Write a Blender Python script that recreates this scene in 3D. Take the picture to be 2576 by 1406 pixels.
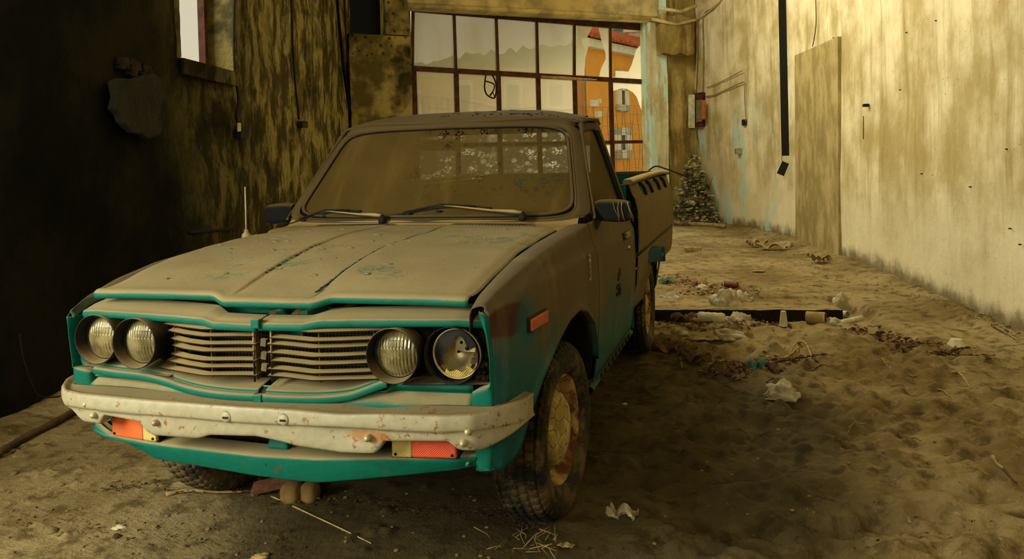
import bpy, bmesh, math, random
import numpy as np
from mathutils import Matrix, Vector
for o in list(bpy.data.objects): bpy.data.objects.remove(o)
SC = bpy.context.scene; COL = SC.collection
R = math.radians
random.seed(7)
# ------------------------------------------------------------------ camera (solved from the photograph)
CW, CH = 2576.0, 1406.0
CAMP = np.array([1.43906672, -2.1562939, 1.30589482])
YAW, PIT, ROL, FPX, SX, SY = R(15.08769846), R(-1.36558863), R(-1.4430046), 2060.94482862, 54.977, -253.684
def _axes():
    f = np.array([-math.sin(YAW)*math.cos(PIT), math.cos(YAW)*math.cos(PIT), math.sin(PIT)])
    r = np.array([math.cos(YAW), math.sin(YAW), 0.0]); u = np.cross(r, f)
    c, s = math.cos(ROL), math.sin(ROL)
    return c*r+s*u, -s*r+c*u, f
CR_, CU_, CF_ = _axes()
cam = bpy.data.cameras.new('camera'); camo = bpy.data.objects.new('camera', cam); COL.objects.link(camo)
M = Matrix.Identity(4)
for i in range(3):
    M[i][0] = CR_[i]; M[i][1] = CU_[i]; M[i][2] = -CF_[i]; M[i][3] = CAMP[i]
camo.matrix_world = M
cam.sensor_width = 36; cam.lens = FPX/CW*36
cam.shift_x = -SX/CW; cam.shift_y = SY/CW
cam.clip_start = .05; cam.clip_end = 500
SC.camera = camo
# ------------------------------------------------------------------ light and exposure
SC.view_settings.view_transform = 'Standard'; SC.view_settings.look = 'None'
SC.view_settings.exposure = 0.1; SC.view_settings.gamma = 1.0
SC.view_settings.use_curve_mapping = False
wd = bpy.data.worlds.new('hazy_sky'); SC.world = wd; wd.use_nodes = True
bg = wd.node_tree.nodes['Background']; bg.inputs[0].default_value = (1.0, .90, .64, 1); bg.inputs[1].default_value = .62
def area(name, loc, target, sx, sy, power, colr):
    l = bpy.data.lights.new(name, 'AREA'); l.shape = 'RECTANGLE'; l.size = sx; l.size_y = sy; l.energy = power; l.color = colr
    o = bpy.data.objects.new(name, l); COL.objects.link(o); o.location = loc
    o.rotation_euler = (Vector(target)-Vector(loc)).to_track_quat('-Z', 'Y').to_euler(); return o
WARM = (1.0, 1.0, .86)
area('side_door_daylight', (-1.72, -1.9, 1.7), (3.4, 1.9, .9), 1.2, 1.4, 190, WARM)
area('entrance_daylight', (.9, -4.6, 2.4), (1.6, 2.0, 1.0), 1.6, 1.6, 60, WARM)
area('right_wall_fill', (-1.0, 6.6, 4.85), (3.2, 6.9, 4.6), 7.5, .6, 400, WARM)  # added fill lamp brightening the right wall; the ceiling has no gap
area('window_daylight', (-5.0, 2.2, 4.4), (1.2, 8.6, 1.0), 1.6, 1.6, 200, WARM)
area('gate_daylight', (-3.2, 17.5, 7.2), (1.2, 7.5, .0), 4.5, 2.5, 4500, WARM)

# ------------------------------------------------------------------ helpers
def ray(U, V): return CF_ + CR_*((U-CW/2-SX)/FPX) - CU_*((V-CH/2-SY)/FPX)
def on(U, V, x=None, y=None, z=None):
    d = ray(U, V); i, v = (0, x) if x is not None else (1, y) if y is not None else (2, z)
    return CAMP + d*((v-CAMP[i])/d[i])
def G(U, V, z=0.0):
    p = on(U, V, z=z); return float(p[0]), float(p[1])
def lin(c): return tuple(((x/255)/12.92 if x/255 <= .04045 else ((x/255+.055)/1.055)**2.4) for x in c)
def col(r, g, b): return (*lin((r, g, b)), 1.0)
def _h(ix, iy, s):
    n = (ix*374761393 + iy*668265263 + s*974634777) & 0xffffffff
    n = ((n ^ (n >> 13))*1274126177) & 0xffffffff
    return ((n ^ (n >> 16)) & 0xffff)/65535.0
def vn(x, y, s=0):
    x = np.asarray(x, float); y = np.asarray(y, float)
    ix = np.floor(x).astype(np.int64); iy = np.floor(y).astype(np.int64); fx = x-ix; fy = y-iy
    fx = fx*fx*(3-2*fx); fy = fy*fy*(3-2*fy)
    a = _h(ix, iy, s); b = _h(ix+1, iy, s); c = _h(ix, iy+1, s); d = _h(ix+1, iy+1, s)
    return (a*(1-fx)+b*fx)*(1-fy)+(c*(1-fx)+d*fx)*fy*1.0
def fbm(x, y, s=0, o=4):
    t = 0; a = .5
    for k in range(o): t = t+a*vn(np.asarray(x)*2**k, np.asarray(y)*2**k, s+k*17); a *= .5
    return t
def sst(a, b, x): t = np.clip((np.asarray(x, float)-a)/(b-a), 0, 1); return t*t*(3-2*t)
def cr(P, n, closed=False, linear=False):
    """resample control points (k x d) to n points, Catmull-Rom or linear, uniform in index"""
    P = np.asarray(P, float); k = len(P)
    m = k if closed else k-1
    t = np.linspace(0, m, n, endpoint=not closed); i = np.minimum(np.floor(t).astype(int), m-1 if not closed else m-1); f = (t-i)[:, None]
    g = (lambda j: P[j % k]) if closed else (lambda j: P[np.clip(j, 0, k-1)])
    if linear: return g(i)*(1-f)+g(i+1)*f
    p0, p1, p2, p3 = g(i-1), g(i), g(i+1), g(i+2)
    return .5*((2*p1)+(-p0+p2)*f+(2*p0-5*p1+4*p2-p3)*f*f+(-p0+3*p1-3*p2+p3)*f**3)
def I(t, xs, ys): return np.interp(t, xs, ys)
def link(name, me, mat, parent=None, smooth=True, sub=0, solid=0, bevel=0, offs=0):
    if mat is not None:
        for m in (mat if isinstance(mat, (list, tuple)) else [mat]): me.materials.append(m)
    if smooth: me.polygons.foreach_set('use_smooth', [True]*len(me.polygons))
    o = bpy.data.objects.new(name, me); COL.objects.link(o)
    if parent is not None: o.parent = parent
    if bevel:
        b = o.modifiers.new('bevel', 'BEVEL'); b.width = bevel; b.segments = 2; b.limit_method = 'ANGLE'; b.angle_limit = R(35)
    if solid:
        s = o.modifiers.new('solid', 'SOLIDIFY'); s.thickness = solid; s.offset = offs
    if sub:
        s = o.modifiers.new('sub', 'SUBSURF'); s.levels = sub; s.render_levels = sub
    return o
def pydata(v, f): me = bpy.data.meshes.new('m'); me.from_pydata([tuple(map(float, p)) for p in v], [], [tuple(map(int, q)) for q in f]); me.validate(); me.update(); return me
def grid(P, cu=False, cv=False):
    P = np.asarray(P, float); a, b = P.shape[:2]; V = P.reshape(-1, 3); F = []
    for i in range(a if cu else a-1):
        for j in range(b if cv else b-1):
            i2 = (i+1) % a; j2 = (j+1) % b
            F.append((i*b+j, i2*b+j, i2*b+j2, i*b+j2))
    return V, F
class MB:
    def __init__(s): s.v = []; s.f = []
    def add(s, V, F):
        o = len(s.v); s.v += [tuple(map(float, p)) for p in V]; s.f += [tuple(int(i)+o for i in f) for f in F]; return s
    def grid(s, P, cu=False, cv=False): return s.add(*grid(P, cu, cv))
    def box(s, c, h, rz=0, rx=0, ry=0):
        m = (Matrix.Rotation(rz, 3, 'Z') @ Matrix.Rotation(ry, 3, 'Y') @ Matrix.Rotation(rx, 3, 'X'))
        V = [Vector(c)+m @ Vector((x*h[0], y*h[1], z*h[2])) for x in (-1, 1) for y in (-1, 1) for z in (-1, 1)]
        return s.add(V, [(0, 1, 3, 2), (4, 6, 7, 5), (0, 4, 5, 1), (2, 3, 7, 6), (0, 2, 6, 4), (1, 5, 7, 3)])
    def hexa(s, a, b):
        """prism between two quads a, b (4 points each)"""
        return s.add(list(a)+list(b), [(3, 2, 1, 0), (4, 5, 6, 7), (0, 1, 5, 4), (1, 2, 6, 5), (2, 3, 7, 6), (3, 0, 4, 7)])
    def tube(s, pts, r, n=8, cap=True):
        pts = [Vector(p) for p in pts]; N = len(pts); rs = r if hasattr(r, '__len__') else [r]*N
        V = []; up = None
        for i, p in enumerate(pts):
            t = (pts[min(i+1, N-1)]-pts[max(i-1, 0)]).normalized()
            if up is None: up = Vector((0, 0, 1)) if abs(t.z) < .9 else Vector((1, 0, 0))
            a = t.cross(up).normalized(); b = a.cross(t).normalized(); up = b
            for k in range(n): V.append(p+(a*math.cos(2*math.pi*k/n)+b*math.sin(2*math.pi*k/n))*rs[i])
        F = [(i*n+k, i*n+(k+1) % n, (i+1)*n+(k+1) % n, (i+1)*n+k) for i in range(N-1) for k in range(n)]
        if cap: F += [tuple(range(n))[::-1], tuple((N-1)*n+k for k in range(n))]
        return s.add(V, F)
    def lathe(s, prof, c, axis, n=48, fn=None):
        """prof: (radius, distance along axis)"""
        ax = Vector(axis).normalized(); q = Vector((0, 0, 1)) if abs(ax.z) < .9 else Vector((1, 0, 0))
        a = ax.cross(q).normalized(); b = a.cross(ax)
        P = []
        for (r_, d) in prof:
            row = []
            for k in range(n):
                th = 2*math.pi*k/n; rr = r_ + (fn(th, r_, d) if fn else 0)
                row.append(Vector(c)+ax*d+(a*math.cos(th)+b*math.sin(th))*rr)
            P.append(row)
        return s.grid(np.array([[tuple(p) for p in row] for row in P]), cv=True)
    def obj(s, name, mat, parent=None, **k): return link(name, pydata(s.v, s.f), mat, parent, **k)
def net(name, P, nu, nv, mat, parent=None, lu=False, lv=False, **k):
    P = np.asarray(P, float)
    A = np.stack([cr(P[i], nv, linear=lv) for i in range(len(P))])
    B = np.stack([cr(A[:, j], nu, linear=lu) for j in range(nv)], 1)
    return link(name, pydata(*grid(B)), mat, parent, **k)
def tag(o, label, cat, group=None, kind=None):
    if label: o['label'] = label
    if cat: o['category'] = cat
    if group: o['group'] = group
    if kind: o['kind'] = kind
    return o
def thing(name, label, cat, loc=(0, 0, 0), group=None, kind=None):
    o = bpy.data.objects.new(name, None); COL.objects.link(o); o.location = loc; o.empty_display_size = .1
    return tag(o, label, cat, group, kind)
def struct(o): o['kind'] = 'structure'; return o

# ------------------------------------------------------------------ materials
class NT:
    def __init__(s, name):
        s.m = bpy.data.materials.new(name); s.m.use_nodes = True; s.t = s.m.node_tree; s.t.nodes.clear()
        s.out = s.t.nodes.new('ShaderNodeOutputMaterial'); s.tc = s.t.nodes.new('ShaderNodeTexCoord'); s.co = s.tc.outputs['Object']
    def n(s, typ, ins=None, **props):
        d = s.t.nodes.new(typ)
        for k, v in props.items(): setattr(d, k, v)
        for k, v in (ins or {}).items():
            if isinstance(v, bpy.types.NodeSocket): s.t.links.new(v, d.inputs[k])
            else: d.inputs[k].default_value = v
        return d
    def map(s, sc=(1, 1, 1), rot=(0, 0, 0), loc=(0, 0, 0), v=None): return s.n('ShaderNodeMapping', {'Vector': v or s.co, 'Scale': sc, 'Rotation': rot, 'Location': loc}).outputs[0]
    def noise(s, sc, det=4, rough=.55, v=None, dist=0): return s.n('ShaderNodeTexNoise', {'Vector': v or s.co, 'Scale': sc, 'Detail': det, 'Roughness': rough, 'Distortion': dist}).outputs[0]
    def vor(s, sc, feat='F1', v=None, rnd=1, out='Distance'): return s.n('ShaderNodeTexVoronoi', {'Vector': v or s.co, 'Scale': sc, 'Randomness': rnd}, feature=feat).outputs[out]
    def rng(s, f, a, b, c=0., d=1., smooth=True): return s.n('ShaderNodeMapRange', {'Value': f, 'From Min': a, 'From Max': b, 'To Min': c, 'To Max': d}, interpolation_type='SMOOTHSTEP' if smooth else 'LINEAR').outputs[0]
    def math(s, op, a, b=0., c=0.): 
        d = s.n('ShaderNodeMath', operation=op)
        for i, v in enumerate((a, b, c)):
            if isinstance(v, bpy.types.NodeSocket): s.t.links.new(v, d.inputs[i])
            else: d.inputs[i].default_value = v
        return d.outputs[0]
    def mix(s, f, a, b, mode='MIX'):
        d = s.n('ShaderNodeMix', data_type='RGBA', blend_type=mode)
        for i, v in ((0, f), (6, a), (7, b)):
            if isinstance(v, bpy.types.NodeSocket): s.t.links.new(v, d.inputs[i])
            else: d.inputs[i].default_value = v
        return d.outputs[2]
    def xyz(s, v=None): return s.n('ShaderNodeSeparateXYZ', {0: v or s.co}).outputs
    def geo(s, k='Normal'): return s.n('ShaderNodeNewGeometry').outputs[k]
    def bump(s, h, st=.3, d=.01, nrm=None):
        ins = {'Height': h, 'Strength': st, 'Distance': d}
        if nrm: ins['Normal'] = nrm
        return s.n('ShaderNodeBump', ins).outputs[0]
    def bsdf(s, c, rough=.8, nrm=None, metal=0., spec=.3, **kw):
        ins = {'Base Color': c, 'Roughness': rough, 'Metallic': metal, 'Specular IOR Level': spec}
        if nrm: ins['Normal'] = nrm
        ins.update(kw)
        return s.n('ShaderNodeBsdfPrincipled', ins).outputs[0]
    def done(s, sh): s.t.links.new(sh, s.out.inputs[0]); return s.m
DUST = col(142, 126, 86); DUSTD = col(140, 112, 66); TEAL = col(0, 92, 72); RUST = col(96, 50, 24)
def simple(name, c, rough=.8, var=.25, sc=12, bump=.2, metal=0., spec=.3, dist=.004):
    t = NT(name); f = t.noise(sc, 5); c2 = tuple(x*(1-var*1.6) for x in c[:3])+(1,)
    return t.done(t.bsdf(t.mix(t.rng(f, .35, .65), c2, c), rough, t.bump(t.noise(sc*4, 3), bump, dist), metal, spec))
def paint(name, base=TEAL, dust=DUST, lo=.25, hi=.75, side=None, rough=.6, crust=0.0, rusty=0.25, nose=0):
    """painted metal under settled dust: dust collects where the surface faces up, plus a film on the sides"""
    t = NT(name); x, y, z = t.xyz()
    nz = t.xyz(t.geo('Normal'))[2]
    n1 = t.noise(5, 5, .6); n2 = t.noise(38, 4, .6); n3 = t.noise(160, 2)
    v = t.math('ADD', nz, t.math('MULTIPLY', t.math('SUBTRACT', n1, .5), .5))
    v = t.math('ADD', v, t.math('MULTIPLY', t.math('SUBTRACT', n2, .5), .25))
    d = t.rng(v, lo, hi)
    if side:
        a, b = side   # film fades towards the ground between heights a and b
        zz = t.math('ADD', z, t.math('MULTIPLY', t.math('SUBTRACT', t.noise(3.1, 4, .6), .5), .38))
        if nose: zz = t.math('SUBTRACT', zz, t.rng(y, .0, .75, nose, 0))
        f = t.rng(zz, a, b, 0, .94); d = t.math('MAXIMUM', d, f)
    d = t.math('MULTIPLY', d, t.rng(n3, .2, .5, .86, 1))
    if crust:
        pk = t.math('MULTIPLY', t.rng(t.noise(3.3, 6, .7), .56, .66), t.rng(t.noise(60, 3), .42, .5))
        d = t.math('SUBTRACT', d, t.math('MULTIPLY', pk, crust)); d = t.math('MAXIMUM', d, 0.)
    dc = t.mix(t.rng(t.noise(2.6, 4), .35, .65), tuple(q*.86 for q in dust[:3])+(1,), dust)
    bc = t.mix(t.rng(t.noise(14, 6, .7), .62, .72, 0, rusty*2), base, RUST)
    bc = t.mix(t.rng(n2, .3, .7, 0, .3), bc, tuple(q*.5 for q in base[:3])+(1,))
    c = t.mix(d, bc, dc)
    r_ = t.rng(d, 0, .6, rough, .95)
    h = t.math('ADD', t.math('MULTIPLY', n2, .5), t.math('MULTIPLY', n3, .25))
    return t, c, r_, h, d
def pmat(name, bs=.35, spec=.2, **k):
    t, c, r_, h, d = paint(name, **k)
    return t.done(t.bsdf(c, r_, t.bump(h, bs, .004), 0, spec))

M_hood = pmat('dusty_teal_hood_paint', bs=.55, lo=.15, hi=.62, crust=.55, rusty=.6)
M_teal = pmat('teal_paint_dusty', lo=.3, hi=.85)
M_roof = pmat('dusty_cab_paint', dust=col(86, 70, 38), lo=-1.6, hi=-.9, rusty=0)
def side_mat():
    t, c, r_, h, d = paint('dust_filmed_side_paint', base=col(0, 76, 74), dust=col(92, 74, 42), lo=.45, hi=.95, side=(.42, .76), nose=.26)
    x, y, z = t.xyz()
    # red-brown primer patch on the front corner of the fender
    dy = t.math('MULTIPLY', t.math('SUBTRACT', y, .09), 7.5); dz = t.math('MULTIPLY', t.math('SUBTRACT', z, .845), 20.)
    q = t.math('ADD', t.math('MULTIPLY', dy, dy), t.math('MULTIPLY', dz, dz))
    q = t.math('ADD', q, t.math('MULTIPLY', t.noise(30, 3), .5))
    c = t.mix(t.math('MULTIPLY', t.rng(q, .9, 1.3, .9, 0), t.math('GREATER_THAN', x, 0.)), c, col(58, 22, 12))
    # bare teal patches rubbed free of dust round the side marker and down the nose
    dy = t.math('MULTIPLY', t.math('SUBTRACT', y, .2), 9.); dz = t.math('MULTIPLY', t.math('SUBTRACT', z, .80), 8.)
    q = t.math('ADD', t.math('MULTIPLY', dy, dy), t.math('MULTIPLY', dz, dz)); q = t.math('ADD', q, t.math('MULTIPLY', t.noise(6, 4), 1.2))
    c = t.mix(t.rng(q, .6, 1.5, .8, 0), c, col(0, 84, 88))
    # vertical streaks
    st = t.noise(1., 5, .6, v=t.map((6, 9, 1.6)))
    c = t.mix(t.rng(st, .52, .75, 0, .22), c, col(150, 124, 70))
    return t.done(t.bsdf(c, r_, t.bump(h, .25, .003)))
M_side = side_mat()
def bumper_mat():
    t, c, r_, h, d = paint('cream_bumper_enamel', base=col(160, 151, 118), dust=col(134, 118, 78), lo=.2, hi=.9, rusty=.0)
    s = t.math('MULTIPLY', t.rng(t.noise(42, 3, .6), .60, .66), t.rng(t.noise(5, 3), .40, .55))
    c = t.mix(t.math('MULTIPLY', s, .9), c, col(128, 72, 30))
    x, y, z = t.xyz()
    q = t.math('ADD', t.math('POWER', t.math('MULTIPLY', t.math('SUBTRACT', x, .385), 12), 2), t.math('POWER', t.math('MULTIPLY', t.math('SUBTRACT', z, .545), 45), 2))
    q = t.math('ADD', q, t.math('MULTIPLY', t.noise(45, 4, .7), 1.4))
    c = t.mix(t.rng(q, .8, 1.7, .75, 0), c, col(150, 95, 30))
    c = t.mix(t.rng(t.noise(3.2, 5, .6), .5, .75, 0, .35), c, col(140, 120, 86))
    return t.done(t.bsdf(c, t.rng(d, 0, 1, .45, .9), t.bump(h, .3, .003)))
M_bump = bumper_mat()
M_grille = pmat('dusty_black_grille_plastic', base=col(26, 24, 16), dust=col(160, 134, 84), lo=-.25, hi=.5, rusty=0)
M_bezel = pmat('dusty_black_bezel', base=col(26, 24, 16), dust=col(134, 112, 70), lo=.1, hi=1.1, rusty=.1, bs=.5)
M_black = simple('black_rubber', col(22, 20, 14), .8, .2, 20)
M_dark = simple('grimy_dark_steel', col(24, 20, 12), .85, .3, 14)
M_under = simple('oily_chassis_steel', col(34, 27, 16), .8, .3, 10)
M_chrome = simple('pitted_chrome', col(190, 180, 150), .3, .2, 30, .1, metal=.9)
M_seal = pmat('dusty_window_rubber', base=col(24, 20, 12), dust=col(96, 76, 42), lo=-.2, hi=.9, rusty=0)
def tyre_mat():
    t = NT('mud_caked_tyre_rubber'); n = t.noise(7, 6, .65); n2 = t.noise(60, 4)
    c = t.mix(t.rng(n, .44, .64), col(28, 25, 18), col(92, 76, 44)); c = t.mix(t.rng(n2, .55, .75, 0, .5), c, col(128, 106, 62))
    return t.done(t.bsdf(c, .9, t.bump(n2, .5, .005)))
M_tyre = tyre_mat()
def rim_mat():
    t = NT('mud_caked_rusty_rim'); n = t.noise(9, 6, .65); n2 = t.noise(40, 5, .6)
    c = t.mix(t.rng(n, .38, .56), col(92, 48, 20), col(168, 142, 84)); c = t.mix(t.rng(n2, .55, .7, 0, .6), c, col(66, 40, 18))
    return t.done(t.bsdf(c, .9, t.bump(n2, .8, .008)))
M_rim = rim_mat()
def cap_mat():
    t = NT('peeling_cream_hubcap'); n = t.noise(14, 6, .65); v = t.vor(18, 'DISTANCE_TO_EDGE')
    c = t.mix(t.rng(n, .4, .6), col(150, 128, 72), col(190, 170, 108)); c = t.mix(t.rng(v, .0, .02, .7, 0), c, col(84, 60, 26))
    return t.done(t.bsdf(c, .8, t.bump(t.math('ADD', n, t.rng(v, 0, .05)), .7, .008)))
M_cap = cap_mat()
def lens_mat(name, c, t_=.5):
    t = NT(name); x, y, z = t.xyz()
    g = t.math('MULTIPLY', t.math('SINE', t.math('MULTIPLY', x, 900.)), t.math('SINE', t.math('MULTIPLY', z, 900.)))
    n = t.noise(20, 4); c2 = t.mix(t.rng(n, .4, .7, 0, .45), c, tuple(.55*a+.45*b for a, b in zip(c, DUST)))
    return t.done(t.bsdf(c2, .3, t.bump(g, .5, .002), 0, .5))
M_orange = lens_mat('orange_lens', col(226, 92, 20)); M_clear = lens_mat('yellowed_clear_lens', col(196, 172, 86)); M_red = lens_mat('red_orange_lens', col(216, 66, 22))
def headlens():
    t = NT('dusty_fluted_headlamp_glass'); x, y, z = t.xyz()
    fl = t.math('SINE', t.math('MULTIPLY', x, 620.)); fl = t.math('MULTIPLY', fl, t.rng(t.math('SINE', t.math('MULTIPLY', z, 130.)), -.2, .5, .35, 1))
    c = t.mix(t.rng(t.noise(16, 5, .6), .35, .65), col(98, 88, 52), col(146, 132, 86))
    a = t.bsdf(c, .22, t.bump(fl, .55, .003), .25, .6)
    return t.done(a)
M_head = headlens()
M_reflect = simple('tarnished_reflector', col(196, 176, 118), .38, .3, 9, .15, metal=.55)
def dustglass(name, paws, base=(98, 79, 38)):
    t = NT(name); x, y, z = t.xyz()
    n = t.noise(3, 5, .6); st = t.noise(1., 5, .6, v=t.map((9, 1, 1.6), rot=(0, R(-35), 0)))
    c = t.mix(t.rng(n, .35, .65), tuple(q*.8 for q in col(*base)[:3])+(1,), col(*base))
    c = t.mix(t.rng(st, .5, .75, 0, .35), c, col(140, 112, 56))
    c = t.mix(t.rng(t.noise(220, 2), .6, .75, 0, .4), c, tuple(q*.4 for q in col(*base)[:3])+(1,))
    dif = t.n('ShaderNodeBsdfDiffuse', {'Color': c}).outputs[0]; tr = t.n('ShaderNodeBsdfTranslucent', {'Color': col(190, 164, 104)}).outputs[0]
    sh = t.n('ShaderNodeMixShader', {0: .3, 1: dif, 2: tr}).outputs[0]
    cl = t.n('ShaderNodeBsdfTransparent', {'Color': (.92, .95, .95, 1)}).outputs[0]
    if paws:
        wv = t.n('ShaderNodeVectorMath', {0: t.co, 1: t.n('ShaderNodeVectorMath', {0: t.n('ShaderNodeTexNoise', {'Vector': t.co, 'Scale': 30., 'Detail': 2.}).outputs[1], 3: .03}, operation='SCALE').outputs[0]}, operation='ADD').outputs[0]
        reg = t.math('MULTIPLY', t.rng(t.math('ADD', x, t.math('MULTIPLY', t.noise(5), .25)), -.10, .16), t.rng(t.math('ADD', z, t.math('MULTIPLY', t.noise(4, 3), .16)), 1.17, 1.36))
        cell = t.vor(13, v=wv); cid = t.xyz(t.vor(13, v=wv, out='Color'))
        gate_ = t.math('MULTIPLY', t.rng(cell, .36, .46, 1, 0), t.rng(t.math('ADD', cid[0], t.math('MULTIPLY', reg, .66)), .80, .95))
        dots = t.rng(t.vor(80, v=wv), .38, .52, 1, 0)
        spots = t.math('MULTIPLY', t.math('MULTIPLY', gate_, dots), reg)
        sm = t.math('MULTIPLY', t.rng(t.noise(1., 4, .7, v=t.map((7, 4, 3.2), rot=(0, R(28), 0))), .56, .70, 0, .42), reg)
        fine = t.math('MULTIPLY', t.rng(t.noise(85, 3, .7), .54, .68, 0, .40), reg)
        f = t.math('MAXIMUM', spots, t.math('MAXIMUM', sm, fine)); f = t.math('MAXIMUM', f, t.math('MULTIPLY', reg, .10)); f = t.math('MINIMUM', f, .95)
        # thin-dust prints still let light glow through
        th = t.math('MULTIPLY', t.rng(t.vor(21, v=wv), .22, .34, .7, 0), reg)
        sh = t.n('ShaderNodeMixShader', {0: t.math('MULTIPLY', th, .55), 1: sh, 2: cl}).outputs[0]
        sh = t.n('ShaderNodeMixShader', {0: f, 1: sh, 2: cl}).outputs[0]
    else:
        sh = t.n('ShaderNodeMixShader', {0: .12, 1: sh, 2: cl}).outputs[0]
    return t.done(sh)
M_ws = dustglass('dust_coated_windscreen_glass', True)
M_sg = dustglass('dust_coated_side_glass', False, (100, 82, 42))
def clearglass(name, f=.12):
    t = NT(name); cl = t.n('ShaderNodeBsdfTransparent', {'Color': (.95, .97, .95, 1)}).outputs[0]; g = t.n('ShaderNodeBsdfGlossy', {'Roughness': .1, 'Color': (1, 1, 1, 1)}).outputs[0]
    return t.done(t.n('ShaderNodeMixShader', {0: f, 1: cl, 2: g}).outputs[0])
M_glass = clearglass('clear_glass', .06)

def right_wall_mat():
    t = NT('streaked_limewashed_plaster'); x, y, z = t.xyz()
    n1 = t.noise(1.3, 8, .62); stv = t.map((2.6, 2.6, .28)); st = t.noise(1.6, 7, .68, v=stv); st2 = t.noise(6, 5, .7, v=stv)
    c = t.mix(t.rng(n1, .36, .64), col(176, 154, 98), col(226, 208, 160))
    c = t.mix(t.rng(st, .46, .68, 0, .65), c, col(150, 126, 66)); c = t.mix(t.rng(st2, .52, .72, 0, .5), c, col(196, 182, 134))
    zz = t.math('ADD', z, t.math('MULTIPLY', t.math('SUBTRACT', t.noise(1.6, 6, .65), .5), 1.6))
    c = t.mix(t.rng(zz, .35, 1.25, .75, 0), c, col(226, 212, 166))
    zb = t.math('ADD', z, t.math('MULTIPLY', t.noise(4, 5, .7), -.35))
    c = t.mix(t.rng(zb, -.12, .06, .85, 0), c, col(96, 78, 36))
    # pale blue limewash surviving near the far corner
    bl = t.math('MULTIPLY', t.rng(y, 9.0, 12.2), t.rng(t.noise(2.2, 7, .66, v=t.map((1.5, 1.5, .45), loc=(3, 0, 1))), .52, .6))
    bl = t.math('MULTIPLY', bl, t.rng(z, 2.6, 1.6)); c = t.mix(t.math('MULTIPLY', bl, .8), c, col(176, 204, 186))
    c = t.mix(t.rng(t.noise(26, 3, .6), .68, .73, 0, .7), c, col(92, 72, 30))
    h = t.math('ADD', t.math('MULTIPLY', n1, 1.2), t.math('ADD', t.math('MULTIPLY', t.noise(9, 6, .65), .6), t.math('MULTIPLY', st2, .4)))
    return t.done(t.bsdf(c, .95, t.bump(h, .5, .04), 0, .1))
M_rw = right_wall_mat()
def left_wall_mat():
    t = NT('sooty_mouldy_shaded_plaster'); x, y, z = t.xyz()
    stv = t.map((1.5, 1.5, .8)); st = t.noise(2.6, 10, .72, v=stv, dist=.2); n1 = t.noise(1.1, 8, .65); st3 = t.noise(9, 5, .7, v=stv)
    k = t.rng(t.math('ADD', y, t.math('MULTIPLY', n1, 2.4)), 4.0, 7.6)     # soot plus the unlit dark end, painted in, fading towards the gate
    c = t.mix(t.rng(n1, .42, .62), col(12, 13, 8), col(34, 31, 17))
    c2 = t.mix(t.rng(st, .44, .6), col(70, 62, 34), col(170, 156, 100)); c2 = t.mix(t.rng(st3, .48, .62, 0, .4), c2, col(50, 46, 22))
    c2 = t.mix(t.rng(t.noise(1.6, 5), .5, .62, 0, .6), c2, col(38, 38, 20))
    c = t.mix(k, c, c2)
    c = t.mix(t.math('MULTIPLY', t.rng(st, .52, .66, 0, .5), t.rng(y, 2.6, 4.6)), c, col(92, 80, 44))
    h = t.math('ADD', t.math('ADD', n1, t.math('MULTIPLY', st, .8)), t.math('MULTIPLY', t.noise(12, 6, .7), .5))
    return t.done(t.bsdf(c, .95, t.bump(h, .8, .05), 0, .1))
M_lw = left_wall_mat()
M_reveal = simple('mouldy_yellow_plaster', col(124, 110, 58), .95, .45, 5, .6, dist=.02)
M_beam = simple('stained_concrete', col(208, 188, 128), .95, .3, 3, .5, dist=.02)
M_infill = NT('damp_brown_infill_render')
_t = M_infill; _st = _t.noise(2.4, 7, .66, v=_t.map((1.6, 1.6, .8)))
M_infill = _t.done(_t.bsdf(_t.mix(_t.rng(_st, .38, .64), col(140, 120, 68), col(176, 154, 98)), .95, _t.bump(_t.noise(8, 6, .6), .5, .03), 0, .1))
def pillar_mat(blue):
    t = NT('flaking_blue_white_plaster' if blue else 'olive_stained_plaster'); st = t.noise(2.0, 8, .66, v=t.map((2.4, 2.4, .4)))
    c = t.mix(t.rng(t.noise(2, 7, .6), .4, .62), col(140, 118, 62) if not blue else col(186, 172, 128), col(180, 158, 98) if not blue else col(212, 206, 168))
    if blue: c = t.mix(t.rng(st, .5, .56), c, col(196, 224, 206))
    else: c = t.mix(t.rng(st, .48, .66, 0, .8), c, col(92, 76, 34))
    return t.done(t.bsdf(c, .95, t.bump(t.noise(7, 6, .65), .6, .03), 0, .1))
M_pb = pillar_mat(True); M_po = pillar_mat(False)
def pillar_left_mat():
    t = NT('mould_spotted_plaster'); n = t.noise(2.2, 7, .62)
    c = t.mix(t.rng(n, .4, .64), col(90, 80, 46), col(164, 146, 88)); c = t.mix(t.rng(t.noise(1.4, 4, .5), .54, .64, 0, .85), c, col(30, 26, 14))
    x, y, z = t.xyz(); sp = t.math('MULTIPLY', t.rng(t.vor(9), .18, .30, 1, 0), t.rng(z, 2.6, 3.2))
    c = t.mix(t.math('MULTIPLY', sp, .8), c, col(36, 30, 14))
    return t.done(t.bsdf(c, .95, t.bump(n, .6, .04), 0, .1))
M_pl = pillar_left_mat()
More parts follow.
